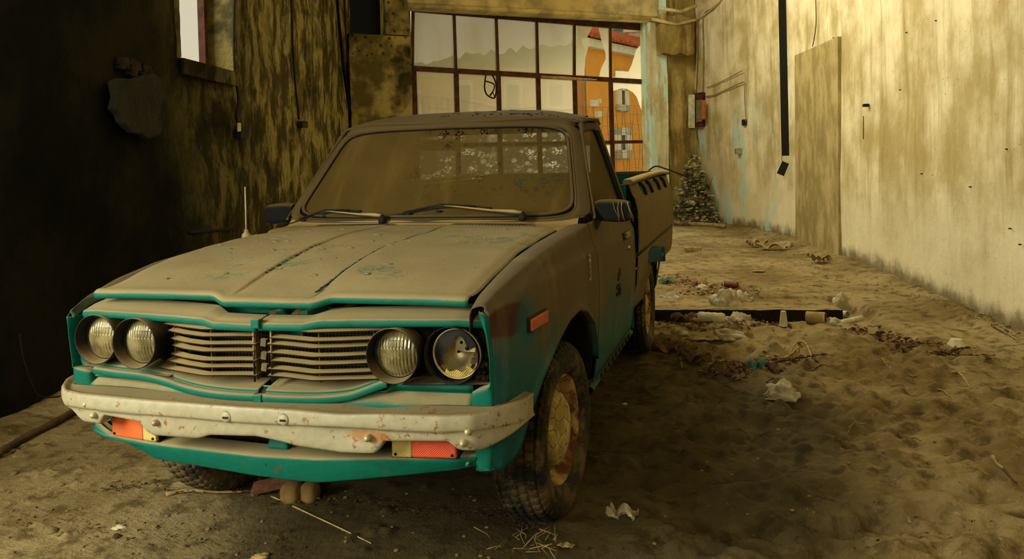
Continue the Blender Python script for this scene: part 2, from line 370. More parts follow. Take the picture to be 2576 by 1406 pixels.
def floor_mat():
    t = NT('trodden_dirt_floor'); n = t.noise(1.1, 7, .6); n2 = t.noise(9, 7, .65); n3 = t.noise(70, 5, .7)
    c = t.mix(t.rng(n, .36, .64), col(120, 101, 58), col(160, 139, 92)); c = t.mix(t.rng(n2, .48, .64, 0, .7), c, col(76, 60, 30))
    c = t.mix(t.rng(n3, .58, .72, 0, .6), c, col(72, 54, 24)); c = t.mix(t.rng(t.noise(46, 3, .6), .66, .72, 0, .5), c, col(196, 172, 120))
    # truck's shade painted into the dirt colour, with damp and leaf stain
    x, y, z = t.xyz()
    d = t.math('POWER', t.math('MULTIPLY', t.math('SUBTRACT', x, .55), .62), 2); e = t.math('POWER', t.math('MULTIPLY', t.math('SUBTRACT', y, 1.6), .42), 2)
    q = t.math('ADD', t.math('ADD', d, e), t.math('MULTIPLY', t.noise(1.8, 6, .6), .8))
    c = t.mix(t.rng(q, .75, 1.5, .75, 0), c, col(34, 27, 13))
    h = t.math('ADD', t.math('MULTIPLY', n2, .8), t.math('MULTIPLY', n3, .25))
    return t.done(t.bsdf(c, .95, t.bump(h, .9, .04), 0, .1))
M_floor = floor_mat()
M_rustbar = simple('rusty_brown_gate_steel', col(84, 46, 26), .8, .4, 8, .3)
def milky():
    t = NT('milky_dusty_pane'); n = t.noise(1.5, 5, .6, v=t.map((1, 1, .4)))
    tr = t.n('ShaderNodeBsdfTranslucent', {'Color': col(186, 176, 146)}).outputs[0]; df = t.n('ShaderNodeBsdfDiffuse', {'Color': col(170, 150, 108)}).outputs[0]
    a = t.n('ShaderNodeMixShader', {0: .22, 1: tr, 2: df}).outputs[0]; cl = t.n('ShaderNodeBsdfTransparent').outputs[0]
    return t.done(t.n('ShaderNodeMixShader', {0: t.rng(n, .3, .7, .34, .46), 1: a, 2: cl}).outputs[0])
M_milk = milky()

# ------------------------------------------------------------------ the shell of the building
LW = [(-1.35, -5.0), (-2.39, 1.28), (-3.13, 4.35), (-4.89, 10.0)]
RW = [(4.6, -5.0), (3.9, 0.0), (3.2, 4.09), (3.0, 5.18), (2.77, 6.69), (2.385, 8.64), (2.0, 10.57), (1.43, 12.2), (.77, 13.6), (.28, 14.2)]
GA, GB = np.array(LW[-1]), np.array(RW[-1])
ZC = 5.2
def hitseg(U, V, A, B, sh=0.0):
    """point where the sight line through a pixel meets the vertical plane through A, B (shifted towards the room by sh)"""
    A = np.array(A, float); B = np.array(B, float); d = B-A; L = np.linalg.norm(d); t = d/L; n = np.array([t[1], -t[0]])
    if np.dot(n, CAMP[:2]-A) < 0: n = -n
    A = A+n*sh; r_ = ray(U, V); den = np.dot(r_[:2], n); k = np.dot(A-CAMP[:2], n)/den
    p = CAMP+r_*k; return p, float(np.dot(p[:2]-A, t)/L)
def onwall(poly, U, V, sh=0.0):
    best = None
    for a, b in zip(poly[:-1], poly[1:]):
        p, s = hitseg(U, V, a, b, sh)
        if -.002 <= s <= 1.002 and np.dot(p-CAMP, CF_) > 0: best = p
    if best is None: best = hitseg(U, V, poly[-2], poly[-1], sh)[0]
    return best
def GP(U, V, sh=0.0): return hitseg(U, V, GA, GB, sh)[0]
gt = (GB-GA)/np.linalg.norm(GB-GA); gn = np.array([gt[1], -gt[0]])   # towards the room
if np.dot(gn, CAMP[:2]-GA) < 0: gn = -gn
def prism(mb, pts, off):
    """extrude polygon pts by vector off"""
    n = len(pts); A = [tuple(p) for p in pts]; B = [tuple(np.array(p)+np.array(off)) for p in pts]
    mb.add(A+B, [tuple(range(n)), tuple(range(2*n-1, n-1, -1))]+[(i, i+n, (i+1) % n+n, (i+1) % n) for i in range(n)]); return mb
def wallgrid(poly, z0, z1, n=14, m=20, amp=.02, s=0):
    P = []; zz = np.array([z for z in np.unique(np.concatenate([np.linspace(-.2, ZC, m), ZEX])) if z0-1e-6 <= z <= z1+1e-6])
    for i, (a, b) in enumerate(zip(poly[:-1], poly[1:])):
        a = np.array(a); b = np.array(b)
        for k in range(n + (1 if i == len(poly)-2 else 0)):
            p = a+(b-a)*k/n
            P.append([(p[0]+(fbm((p[0]*.5+p[1])*1.3, z*1.1, s)-.45)*amp*2, p[1], z) for z in zz])
    return np.array(P)
ZEX = np.array([ZC])
# right wall
struct(link('wall_right', pydata(*grid(wallgrid(RW, -.2, ZC, 16, 44, .03, 3))), M_rw))
# infill of a blocked doorway: a slightly proud slab of darker render
q = [onwall(RW, 2001, 600, .03), onwall(RW, 2109, 640, .03), onwall(RW, 2108, 92, .03), onwall(RW, 1999, 140, .03)]
mb = MB(); q[0][2] = q[1][2] = -.1; prism(mb, q, (.12, .03, 0)); struct(mb.obj('door_2', M_infill, smooth=False))
# left wall with a window hole
w0, w1 = onwall(LW, 446, 100), onwall(LW, 585, 182)
zs = (onwall(LW, 450, 145)[2]+onwall(LW, 585, 182)[2])/2; zt = zs+1.35
pa, pb = (w0[0], w0[1]), (w1[0], w1[1]); ZEX = np.array([zs, zt])
mb = MB()
mb.grid(wallgrid([LW[0], LW[1], pa], -.2, ZC, 14, 40, .05, 9)); mb.grid(wallgrid([pa, pb], -.2, zs, 8, 40, .05, 9)); mb.grid(wallgrid([pa, pb], zt, ZC, 8, 40, .05, 9)); mb.grid(wallgrid([pb, LW[3]], -.2, ZC, 30, 40, .05, 9))
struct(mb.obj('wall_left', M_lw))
lt = np.array(pb)-np.array(pa); lt = lt/np.linalg.norm(lt); ln = np.array([-lt[1], lt[0]]); TH = .30
win = struct(thing('window_1', None, None))
mb = MB(); a0 = np.array([*pa, zs])+[.03, 0, 0]; b0 = np.array([*pb, zs])+[.03, 0, 0]; o_ = np.array([*(ln*TH), 0]); up_ = np.array([0, 0, zt-zs])
def jag(a, b, off, n=10, m=22, s=1, amp=.02):
    P = []
    for i in range(n+1):
        for_row = []
        for j in range(m+1):
            p = a+(b-a)*j/m+off*i/n; for_row.append(p+np.array([1, 1, 1])*(fbm(i*.5, j*.5, s)-.45)*amp)
        P.append(for_row)
    return P
mb.grid(jag(b0, b0+up_, o_, s=4)); mb.grid(jag(a0, a0+up_, o_, s=6)); mb.grid(jag(a0-[0, 0, .01], b0-[0, 0, .01], o_, s=8)); mb.grid(jag(a0+up_, b0+up_, o_, s=8))
mb.obj('reveal', M_reveal, win)
mb = MB(); fo = np.array([*ln, 0]); wt = np.array([*lt, 0]); Lw = np.linalg.norm(b0-a0)
for s_ in (0.02, Lw-.04): c = a0+o_+wt*s_; prism(mb, [c-wt*.03, c+wt*.03, c+wt*.03+up_, c-wt*.03+up_], -fo*.06)
for h_ in (.02, zt-zs-.03): c = a0+o_+np.array([0, 0, h_]); prism(mb, [c, c+wt*Lw, c+wt*Lw+[0, 0, .05], c+[0, 0, .05]], -fo*.06)
mb.obj('window_frame', M_rustbar, win, smooth=False)
mb = MB(); c = a0+o_*.0+np.array([0, 0, -.13]); prism(mb, [c, c+wt*Lw*1.02, c+wt*Lw*1.02+[0, 0, .13], c+[0, 0, .125]], -fo*.02); mb.obj('window_sill', M_lw, win, smooth=False)
# gate wall: pieces round the gate
gL, gR = 1040, 1634
z_top = .5*(GP(1040, 22)[2]+GP(1625, 66)[2])
def gs(U): return GP(U, 300)[:2]
mb = MB(); B_ = -gn*.3
def gpiece(mb, p, q, z0, z1, off): prism(mb, [(p[0], p[1], z0), (q[0], q[1], z0), (q[0], q[1], z1), (p[0], p[1], z1)], (off[0], off[1], 0))
zl = GP(935, 88)[2]
gpiece(mb, GA-gt*.6, gs(gL), -.2, zl, B_); gpiece(mb, gs(975), gs(gL), zl, ZC, B_)
gpiece(mb, gs(gR), GB+gt*.6, -.2, ZC, B_)
struct(mb.obj('wall_back', M_po, smooth=False))
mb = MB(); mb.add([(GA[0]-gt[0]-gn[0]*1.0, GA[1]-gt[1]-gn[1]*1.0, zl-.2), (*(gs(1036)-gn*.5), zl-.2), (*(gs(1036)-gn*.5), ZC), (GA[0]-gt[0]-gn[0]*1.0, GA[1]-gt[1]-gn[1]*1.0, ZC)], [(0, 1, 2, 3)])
struct(mb.obj('void_shade_sheet', simple('void_black', col(14, 13, 8), 1, .2), smooth=False))  # black sheet standing in for the darkness inside the deep opening
# lintel beam over the gate with its rounded plaster lip
mb = MB(); p, q = gs(1020), gs(1640)
z2a = GP(1040, 4, .32)[2]; z2b = GP(1635, 52, .32)[2]
o2 = gn*.32
za, zb = z_top+.0, z_top+.0
mb.hexa([(*p, za), (*q, zb), (*(q+o2), zb-.02), (*(p+o2), za-.02)], [(*p, ZC), (*q, ZC), (*(q+o2), ZC), (*(p+o2), ZC)])
struct(mb.obj('trim_1', M_beam, smooth=False, bevel=.03))
mb = MB(); mb.tube([(*(p+gn*.33), za+.03), (*(.5*(p+q)+gn*.34), za+.05), (*(q+gn*.33), zb+.03)], .05, 10); struct(mb.obj('trim_2', M_beam))
# left pillar (lower block) and the narrower one on top
def pillar(U0, U1, V0, V1, sh, name, mat, zt_=None, zb_=-.1):
    a = GP(U0, 300, sh)[:2]; b = GP(U1, 300, sh)[:2]; z0 = GP(U0, V0, sh)[2] if V0 is not None else ZC; z1 = GP(U1, V1, sh)[2] if V1 is not None else ZC
    n = 10; F = []; 
    for i in range(n+1):
        f = i/n; c = a+(b-a)*f; F.append([(c[0]+gn[0]*(fbm(i*.4, j*.35, 5)-.45)*.05, c[1]+gn[1]*(fbm(i*.4, j*.35, 5)-.45)*.05, zb_+(z0+(z1-z0)*f-zb_)*j/24) for j in range(25)])
    F = np.array(F); mb = MB(); mb.grid(F)
    bk = np.array([-gn[0], -gn[1], 0])*(sh+.02)
    mb.grid(np.array([F[0], F[0]+bk])); mb.grid(np.array([F[-1]+bk, F[-1]])); mb.grid(np.array([F[:, -1], F[:, -1]+bk])); mb.grid(np.array([F[:, 0]+bk, F[:, 0]]))
    return struct(mb.obj(name, mat, smooth=False))
pillar(884, 1038, 84, 93, .35, 'trim_6', M_pl)
pillar(977, 1036, None, None, .12, 'trim_7', M_pl, zb_=zl)
pillar(1637, 1681, None, None, .30, 'trim_8', M_pb)
pillar(1681, 1752, None, None, .18, 'trim_9', M_po)
# bulging haunch at the head of the right pillar
a = GP(1660, 136, .42); b = GP(1744, 132, .42); zt_ = GP(1700, 40, .42)[2]
mb = MB(); P = []
for i in range(15):
    f = i/14; row = []
    for j in range(13):
        g = j/12; bul = math.sin(math.pi*min(max(f, .04), .96))**.35*math.sin(math.pi*(.12+.8*g))**.4
        c = a+(b-a)*f; row.append((c[0]+gn[0]*(bul*.10+(fbm(i*.5, j*.5, 3)-.5)*.06), c[1]+gn[1]*(bul*.10), a[2]+(zt_-a[2])*g+.02*math.sin(i)))
    P.append(row)
P = np.array(P); mb.grid(P); bk = np.array([-gn[0], -gn[1], 0])*.45; mb.grid(np.array([P[0], P[0]+bk])); mb.grid(np.array([P[-1]+bk, P[-1]])); mb.grid(np.array([P[:, 0]+bk, P[:, 0]]))
struct(mb.obj('trim_3', M_po))
mb = MB(); mb.tube([GP(1640, 48, .5), GP(1700, 62, .5), GP(1750, 50, .55)], .03, 8); mb.tube([GP(1655, 20, .5), GP(1712, 30, .5), GP(1752, 14, .55)], .035, 8)
struct(mb.obj('trim_4', M_beam))
# ceiling and the wall behind the camera with its open entrance
mb = MB(); mb.box((-.3, 5, ZC+.1), (7, 11, .1)); struct(mb.obj('ceiling', M_beam, smooth=False))
mb = MB(); mb.box((-3.6, -5.1, 2.6), (2.2, .1, 2.8)); mb.box((3.6, -5.1, 2.6), (2.2, .1, 2.8)); mb.box((0, -5.1, 4.4), (1.4, .1, .9)); struct(mb.obj('wall_front', M_beam, smooth=False))

# ------------------------------------------------------------------ floor: real relief, finer towards the camera
s0 = on(1655, 783, z=0); s1 = on(2120, 783, z=0); s2 = on(2060, 750, z=0)
def floor_h(x, y):
    f = sst(.55, 1.2, x+.25*(y-.8)*0+.1)*sst(5.2, 3.4, y)*sst(3.3, 2.5, x)
    lump = (fbm(x*5.2, y*6.5, 1, 3)-.42)*.14*f+(fbm(x*11, y*15, 7, 2)-.37)*.10*f
    b = (fbm(x*1.1, y*1.1, 2, 3)-.44)*.05*sst(-.4, 1.3, np.abs(x)+np.abs(y-2)*.2)
    fine = (fbm(x*20, y*20, 4, 3)-.43)*.010
    crum = (vn(x*34, y*34, 6)*vn(x*13, y*13, 8))
    h = lump+b+fine+sst(.42, .8, crum)*.014
    h = h*(1-.75*sst(.5, .25, np.hypot(x-.66, (y-.74)*.8)))
    # sunken, debris filled trench in front of the slab
    L = s1[:2]-s0[:2]; t = L/np.linalg.norm(L); dx = x-s0[0]; dy = y-s0[1]; a = dx*t[0]+dy*t[1]; b2 = -(-dx*t[1]+dy*t[0]); Ln = np.linalg.norm(L)
    tr = sst(-.3, .1, a)*sst(Ln+.35, Ln+.02, a)*sst(-.06, -.01, b2)*sst(.50, .30, b2)
    m = s2[:2]-s1[:2]; tm = m/np.linalg.norm(m); ex = x-s1[0]; ey = y-s1[1]; am = ex*tm[0]+ey*tm[1]; bm = ex*tm[1]-ey*tm[0]
    tr2 = sst(-.2, .0, am)*sst(np.linalg.norm(m)+.06, np.linalg.norm(m)-.1, am)*sst(-.06, -.02, bm)*sst(.30, .16, bm)
    sl = ((a > -.1)&(a < Ln)&(b2 < .0)&(b2 > -.62)&(bm < 0))
    h = h*(1-.7*np.maximum(tr, tr2))-.11*np.maximum(tr, tr2)
    h = np.where(sl, np.minimum(h, -.04), h)
    # heap of dirt against the right wall
    wx = np.interp(y, [p[1] for p in RW], [p[0] for p in RW]); h = h+.05*sst(.35, .0, wx-x)*(.4+fbm(x*6, y*6, 11))
    lx = np.interp(y, [p[1] for p in LW], [p[0] for p in LW]); h = h+.04*sst(.4, .0, x-lx)*(.4+fbm(x*6, y*6, 11))
    return h
xs = np.concatenate([np.linspace(-5.4, -1.6, 90, endpoint=False), np.linspace(-1.6, 3.3, 520, endpoint=False), np.linspace(3.3, 4.9, 60)])
ys = np.concatenate([np.linspace(-5.2, -.9, 60, endpoint=False), np.linspace(-.9, 2.4, 330, endpoint=False), np.linspace(2.4, 6, 210, endpoint=False), np.linspace(6, 15.4, 170)])
X, Y = np.meshgrid(xs, ys, indexing='ij'); Z = floor_h(X, Y)
nx, ny = X.shape; me = bpy.data.meshes.new('floor'); me.vertices.add(nx*ny); me.vertices.foreach_set('co', np.stack([X, Y, Z], -1).ravel())
ii = (np.arange(nx-1)[:, None]*ny+np.arange(ny-1)[None]).ravel(); q4 = np.stack([ii, ii+ny, ii+ny+1, ii+1], 1)
me.loops.add(q4.size); me.loops.foreach_set('vertex_index', q4.ravel().astype(np.int32)); me.polygons.add(len(q4)); me.polygons.foreach_set('loop_start', (np.arange(len(q4))*4).astype(np.int32)); me.update(); me.validate()
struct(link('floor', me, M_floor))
def gz(x, y): return float(floor_h(np.array([x]), np.array([y]))[0])
def GG(U, V, lift=0.0):
    x, y = G(U, V); z = gz(x, y); x, y = G(U, V, z); return x, y, gz(x, y)+lift
# floor slab whose broken edge bounds the trench
mb = MB(); A = [np.array([s0[0]-.25, s0[1]-.03, .012]), np.array([s1[0], s1[1], .012]), np.array([s2[0], s2[1], .012]), np.array([s0[0]-.25, s2[1]+.0, .012])]
P = []
for i in range(41):
    f = i/40; lo_ = A[0]+(A[1]-A[0])*f; hi_ = A[3]+(A[2]-A[3])*f; P.append([lo_+(hi_-lo_)*j/14+np.array([0, (fbm(i*.7, 1, 3)-.5)*.02*(j == 0), (fbm(i*.6, j*.6, 9)-.5)*.016-(.02*sst(10, 14, j))]) for j in range(15)])
P = np.array(P); mb.grid(P); struct(mb.obj('trim_5', M_floor)); dn = np.array([0, 0, -.16]); mb = MB(); mb.grid(np.array([P[:, 0]+dn, P[:, 0]])); mb.grid(np.array([P[-1]+dn, P[-1]]))
struct(mb.obj('trim_11', simple('trench_shade_soil', col(30, 23, 11), 1, .4, 20, .6, dist=.02)))  # slab face coloured near black to stand in for the trench shade

# ------------------------------------------------------------------ glazed steel gate
gate = struct(thing('door_1', None, None))
mb = MB(); bw = .045
def gbar(mb, p, q, w, sh=.0, d=.05):
    """bar between two points of the gate plane, w wide, d deep"""
    p = np.array(p, float); q = np.array(q, float); t = (q-p)/np.linalg.norm(q-p); g3 = np.array([gn[0], gn[1], 0]); s_ = np.cross(t, g3)
    prism(mb, [p-s_*w/2+g3*sh, q-s_*w/2+g3*sh, q+s_*w/2+g3*sh, p+s_*w/2+g3*sh], -g3*d)
topU = [(1040, 25), (1143, 33), (1249, 42), (1351, 50), (1446, 59), (1536, 66), (1630, 74)]
midU = [(1038, 172), (1148, 179), (1254, 184), (1354, 189), (1446, 195), (1537, 200), (1632, 206)]
botZ = .05
T = [GP(*p) for p in topU]; Mi = [GP(*p) for p in midU]
gbar(mb, T[0]+[0, 0, .05], T[-1]+[0, 0, .05], .16)
gbar(mb, Mi[0], Mi[-1], .085, .01)
for k in range(7):
    w = .06 if 0 < k < 6 else .10
    gbar(mb, T[k], Mi[k], w if k == 6 else .045); b = Mi[k].copy(); b[2] = botZ; gbar(mb, Mi[k], b, w*1.25 if k < 6 else .12, .012)
lowz = GP(1580, 357)[2]
for k in range(6):
    a = Mi[k].copy(); b = Mi[k+1].copy(); a[2] = b[2] = lowz; gbar(mb, a, b, .06)
    a = Mi[k].copy(); b = Mi[k+1].copy(); a[2] = b[2] = .08; gbar(mb, a, b, .12)
mb.obj('frame', M_rustbar, gate, smooth=False)
def gpoly(pts, name='pane', mat=None, sh=-.02):
    mb = MB(); P = [GP(u, v, sh) for u, v in pts]; prism(mb, P, (-gn[0]*.004, -gn[1]*.004, 0)); return mb.obj(name, mat or M_milk, gate, smooth=False)
for k in range(4): gpoly([topU[k], topU[k+1], midU[k+1], midU[k]])
gpoly([(1449, 60), (1492, 63), (1483, 82), (1478, 92), (1480, 118), (1473, 146), (1471, 170), (1470, 194), (1446, 193)])
gpoly([(1504, 64), (1536, 67), (1537, 199), (1506, 197), (1512, 172), (1524, 148), (1523, 134), (1514, 105)])
gpoly([(1630, 107), (1630, 206), (1537, 199), (1537, 194), (1548, 193), (1548, 178), (1581, 180), (1589, 163), (1601, 124), (1612, 112)])
for k in range(4):
    b = Mi[k].copy(); c = Mi[k+1].copy(); b[2] = c[2] = lowz; mb = MB(); s3 = -np.array([gn[0], gn[1], 0])
    prism(mb, [b+s3*.02, c+s3*.02, Mi[k+1]+s3*.02, Mi[k]+s3*.02], s3*.004); mb.obj('pane', M_milk, gate, smooth=False)
for k in range(5):
    b = Mi[k].copy(); c = Mi[k+1].copy(); b[2] = c[2] = .1; b2 = b.copy(); c2 = c.copy(); b2[2] = c2[2] = lowz; mb = MB()
    prism(mb, [b+s3*.02, c+s3*.02, c2+s3*.02, b2+s3*.02], s3*.004); mb.obj('pane', M_milk, gate, smooth=False)
gpoly([(1540, 206), (1630, 212), (1630, 300), (1618, 288), (1608, 262), (1602, 244), (1592, 232), (1578, 224), (1565, 222), (1545, 228), (1540, 230)])
mb = MB(); mb.tube([GP(1629, 384, .06), GP(1637, 383, .06)], .012, 8); mb.tube([GP(1631, 384, .06), GP(1631, 424, .06)], .010, 8); mb.obj('bolt', simple('worn_steel', col(150, 128, 80)), gate)
gpoly([(1633, 375), (1641, 375), (1641, 395), (1633, 395)], 'lock_plate', simple('orange_lock_plate', col(226, 160, 90)), .05)
# debris on the gate
mb = MB(); mb.tube([GP(1362, 194, .10), GP(1430, 197, .10), GP(1502, 201, .10)], [.03, .028, .008], 8)
tag(mb.obj('wooden_stick', simple('pale_wood', col(206, 164, 100))), 'pale tapered wooden stick lying along the middle bar of the glazed gate', 'stick')
mb = MB()
mb.tube(cr([GP(u, v, .08) for u, v in [(1222, 188), (1220, 205), (1219, 222), (1224, 237), (1235, 245), (1244, 246), (1248, 232), (1248, 214), (1245, 202), (1238, 188)]], 40), .014, 8)
mb.tube(cr([GP(u, v, .08) for u, v in [(1220, 204), (1232, 207), (1243, 213), (1242, 226), (1232, 240)]], 20), .012, 8)
mb.tube([GP(1234, 240, .08), GP(1240, 232, .08), GP(1244, 243, .08)], .011, 8)
tag(mb.obj('bent_hoop', M_black), 'bent black hoop with spokes hanging from the middle bar of the gate', 'hoop')
# wire mesh leaning behind the lower panes
mb = MB(); M_wire = simple('rusty_wire', col(120, 92, 50))
tops = [(1042, 240), (1075, 236), (1110, 237), (1140, 239), (1180, 243), (1220, 256), (1260, 264), (1300, 262), (1350, 264), (1400, 266), (1450, 266), (1500, 270), (1560, 268), (1590, 267), (1628, 268)]
for r_ in range(9):
    pts = []
    for u, v in tops:
        p = GP(u, v, -.12); p[2] -= r_*.17+.02*math.sin(u*.05+r_); pts.append(p)
    mb.tube(cr(pts, 60), .004, 4)
for k in range(46):
    f = k/45*(len(tops)-1); i = min(int(f), len(tops)-2); g = f-i; u = tops[i][0]*(1-g)+tops[i+1][0]*g; v = tops[i][1]*(1-g)+tops[i+1][1]*g
    pts = []
    for j in range(8): p = GP(u, v, -.12); p[2] -= j*.2; p[:2] += gt*(.03*math.sin(k*2.3+j*.9)); pts.append(p)
    mb.tube(pts, .004, 4)
tag(mb.obj('wire_mesh_fence', M_wire), 'sagging rusty square wire mesh stretched behind the lower half of the gate', 'fence')

# ------------------------------------------------------------------ outside
def UD(U, depth, z=None, V=None):
    r_ = ray(U, 449 if V is None else V); p = CAMP+r_*depth
    if z is not None: p[2] = z
    return p
M_road = simple('pale_road', col(176, 180, 150), .95, .1, 2)
mb = MB(); mb.add([(-80, 16, -.25), (60, 16.2, -.25), (60, 140, .6), (-80, 140, .6)], [(0, 1, 2, 3)])
mb.add([(*(GA-gt*2-gn*.1), -.24), (*(GB+gt*2-gn*.1), -.24), (60, 18, -.24), (-80, 18, -.24)], [(0, 1, 2, 3)])
struct(mb.obj('ground', M_road, smooth=False))
M_or = simple('orange_render', col(240, 166, 66), .9, .05, 1.5, .1); M_wh = simple('white_trim', col(232, 224, 196), .9, .08, 4)
M_tile = simple('terracotta_tiles', col(206, 106, 58), .85, .25, 6); M_shut = simple('brown_shutter', col(140, 96, 44), .8, .2); M_pane = simple('dark_window_pane', col(84, 92, 70), .3, .3, 2, 0)
M_peach = simple('peach_render', col(214, 168, 112), .9, .06, 1.2, .1)
house = thing('orange_house', 'bright orange house with white window surrounds and clay tile roof beyond the gate', 'house', tuple(UD(1480, 30, 0)))
H0 = UD(1480, 30, 0); hd = np.array([math.sin(R(18.7)), math.cos(R(18.7)), 0]); hl = np.array([-hd[1], hd[0], 0]); hf = np.array([hd[1], -hd[0], 0])
HA, HB = H0, H0+hd*14
def hp(U, V, sh=.0): return hitseg(U, V, HA[:2], HB[:2], sh)[0]
if np.dot(hf[:2], CAMP[:2]-HA[:2]) < 0: hf = -hf
def rel(o, root):
    o.matrix_parent_inverse = Matrix.Translation(root.location).inverted(); return o
eave = hp(1482, 118)[2]; eave2 = hp(1482, 101)[2]
hb = ray(1464, 300).copy(); hb[2] = 0; hb /= np.linalg.norm(hb)
mb = MB()
prism(mb, [HA+[0, 0, -.5], HB+[0, 0, -.5], HB+[0, 0, eave2], HA+[0, 0, eave2]], hb*8); rel(mb.obj('wall', M_or, house, smooth=False), house)
mb = MB(); prism(mb, [HA-hd*.15+[0, 0, eave-.05], HB+[0, 0, eave-.05], HB+[0, 0, eave2], HA-hd*.25+[0, 0, eave2]], hf*.3); rel(mb.obj('cornice', M_wh, house, smooth=False), house)
P = []
for i in range(221):
    s_ = -.5+i*14.5/220; P.append([HA+hd*s_+hf*.5+[0, 0, eave2+.02+abs(math.sin(i*1.05))*.09], HA+hd*s_+hb*1.9+[0, 0, eave2+.74+abs(math.sin(i*1.05))*.09], HA+hd*s_+hb*5+[0, 0, eave2+.3]])
rel(link('roof', pydata(*grid(P)), M_tile, house, solid=.12), house)
mb = MB(); c = hp(1604, 92, -1.2); mb.box(tuple(c-[0, 0, .3]), (.35, .35, .5)); mb.box(tuple(c+[0, 0, .22]), (.55, .55, .08)); rel(mb.obj('chimney', M_wh, house, smooth=False), house)
def hwin(U0, U1, V0, V1, shut, m=.22):
    a = hp(U0, V0); b = hp(U1, V0); z1 = a[2]; z0 = hp(U0, V1)[2]; w = b-a; L = np.linalg.norm(w[:2]); e = w*0; e[:2] = w[:2]/L
    mb = MB(); zc = [(0, L, z0, z0+m*1.1), (0, L, z1-m, z1), (0, m*1.6, z0, z1), (L-m*1.6, L, z0, z1)]
    for (x0, x1, y0, y1) in zc:
        p = a+e*x0; q = a+e*x1; prism(mb, [(p[0], p[1], y0), (q[0], q[1], y0), (q[0], q[1], y1), (p[0], p[1], y1)], hf*.10)
    fr = rel(mb.obj('window', M_wh, house, smooth=False), house)
    p = a+e*m*1.5; q = a+e*(L-m*1.5); mb = MB(); prism(mb, [(p[0], p[1], z0+m), (q[0], q[1], z0+m), (q[0], q[1], z1-m*.8), (p[0], p[1], z1-m*.8)], hf*.04)
    mb.obj('window_pane', M_pane, fr, smooth=False)
    if shut:
        q2 = a+e*(L*.58); mb = MB(); p = a+e*L*.5; q = a+e*(L-m*1.5); prism(mb, [(p[0], p[1], z0+m), (q[0], q[1], z0+m), (q[0], q[1], z1-m), (p[0], p[1], z1-m)], hf*.08); mb.obj('shutter', M_shut, fr, smooth=False)
hwin(1548, 1577, 212, 278, True); hwin(1543, 1583, 320, 399, False, .3); hwin(1546, 1578, 176, 206, False)
for (u0, u1, v0, v1) in ((1484, 1498, 251, 268), (1496, 1508, 280, 296), (1500, 1504, 248, 260)):
    a = hp(u0, v1); b = hp(u1, v1); z1 = hp(u0, v0)[2]; mb = MB(); prism(mb, [a, b, (b[0], b[1], z1), (a[0], a[1], z1)], hf*.15); rel(mb.obj('meter_box', M_wh, house, smooth=False), house)
PH = thing('peach_house', 'long pale peach house with grey windows seen dimly behind the dusty left panes', 'house', tuple(UD(1250, 34, 0)))
pA, pB = UD(800, 30, 0), UD(1476, 31.5, 0)
def pp(U, V, sh=0.): return hitseg(U, V, pA[:2], pB[:2], sh)[0]
pz = pp(1250, 170)[2]; pn = np.array([(pB-pA)[1], -(pB-pA)[0], 0]); pn /= np.linalg.norm(pn)
mb = MB(); prism(mb, [pA+[0, 0, -.5], pB+[0, 0, -.5], pB+[0, 0, pz], pA+[0, 0, pz]], -pn*6); rel(mb.obj('wall', M_peach, PH, smooth=False), PH)
for (u0, u1, v0, v1) in ((1030, 1062, 225, 330), (1154, 1192, 202, 330), (1268, 1316, 202, 310), (1375, 1425, 203, 275)):
    a, b = pp(u0, v1), pp(u1, v1); zt2 = pp(u0, v0)[2]; mb = MB(); prism(mb, [a, b, (b[0], b[1], zt2), (a[0], a[1], zt2)], pn*.10); f_ = rel(mb.obj('window', M_wh, PH, smooth=False), PH)
    w = (b-a); a2 = a+w*.16+[0, 0, .15]; b2_ = a+w*.78+[0, 0, .15]; mb = MB(); prism(mb, [a2, b2_, (b2_[0], b2_[1], zt2-.2), (a2[0], a2[1], zt2-.2)], pn*.14); mb.obj('window_pane', M_pane, f_, smooth=False)
# wooded hill
P = []
for i in range(90):
    u = 700+i*16; row = []
    for j in range(30):
        dpt = 90+j*6; top = I(u, [700, 1100, 1280, 1480, 1560, 1640, 2100], [210, 150, 125, 92, 40, 10, -40]); p = UD(u, dpt); zz = (UD(u, 260, V=top)[2])*(j/29)**1.1
        p[2] = zz+(fbm(i*.9, j*.9, 31)-.5)*9*(j/29); row.append(p)
    P.append(row)
tag(link('wooded_hill', pydata(*grid(P)), simple('hazy_green_hillside', col(104, 150, 120), 1, .4, .12, 0)), 'hazy green wooded hillside rising behind the orange house', 'hill')

# ------------------------------------------------------------------ the pickup truck (front centre at the origin, nose towards -y)
TR = thing('pickup_truck', 'abandoned dust-covered teal pickup truck with cream bumper standing on the dirt floor', 'truck')
def T(mb, name, mat, par=None, **k): return mb.obj(name, mat, par if par is not None else TR, **k)
# --- hood
def hood_front(x):
    ax = abs(x); k = float(sst(.145, .215, ax)); return .028*(1-k)+.052*k-.012*float(sst(.5, .64, ax)), .902+.012*k - .003*(1-k)
def hood_z(x, y):
    ax = abs(x); ze = .012*sst(.1, .45, y)*sst(1.15, .8, y)*sst(.1, -.6, x)+I(y, [.0, .06, .25, .56, .85, 1.10, 1.2], [.902, .914, .950, .990, 1.006, 1.016, 1.018])
    crown = .010*(1-(ax/.645)**2)*sst(.05, .6, y)
    band = -.008*(1-sst(.135, .15, ax))*(1-.6*sst(.3, 1.15, y))
    groove = -(.010 if x > 0 else .002)*np.exp(-((ax-.142)/.0045)**2)
    edge = -.012*sst(.60, .645, ax)
    dent = .006*math.sin(x*7+y*3)*sst(.0, .4, y)*sst(1.2, .9, y)+(fbm(x*5+9, y*5, 3)-.45)*.012*sst(0, .2, y)
    return float(ze+crown+band+groove+edge+dent)
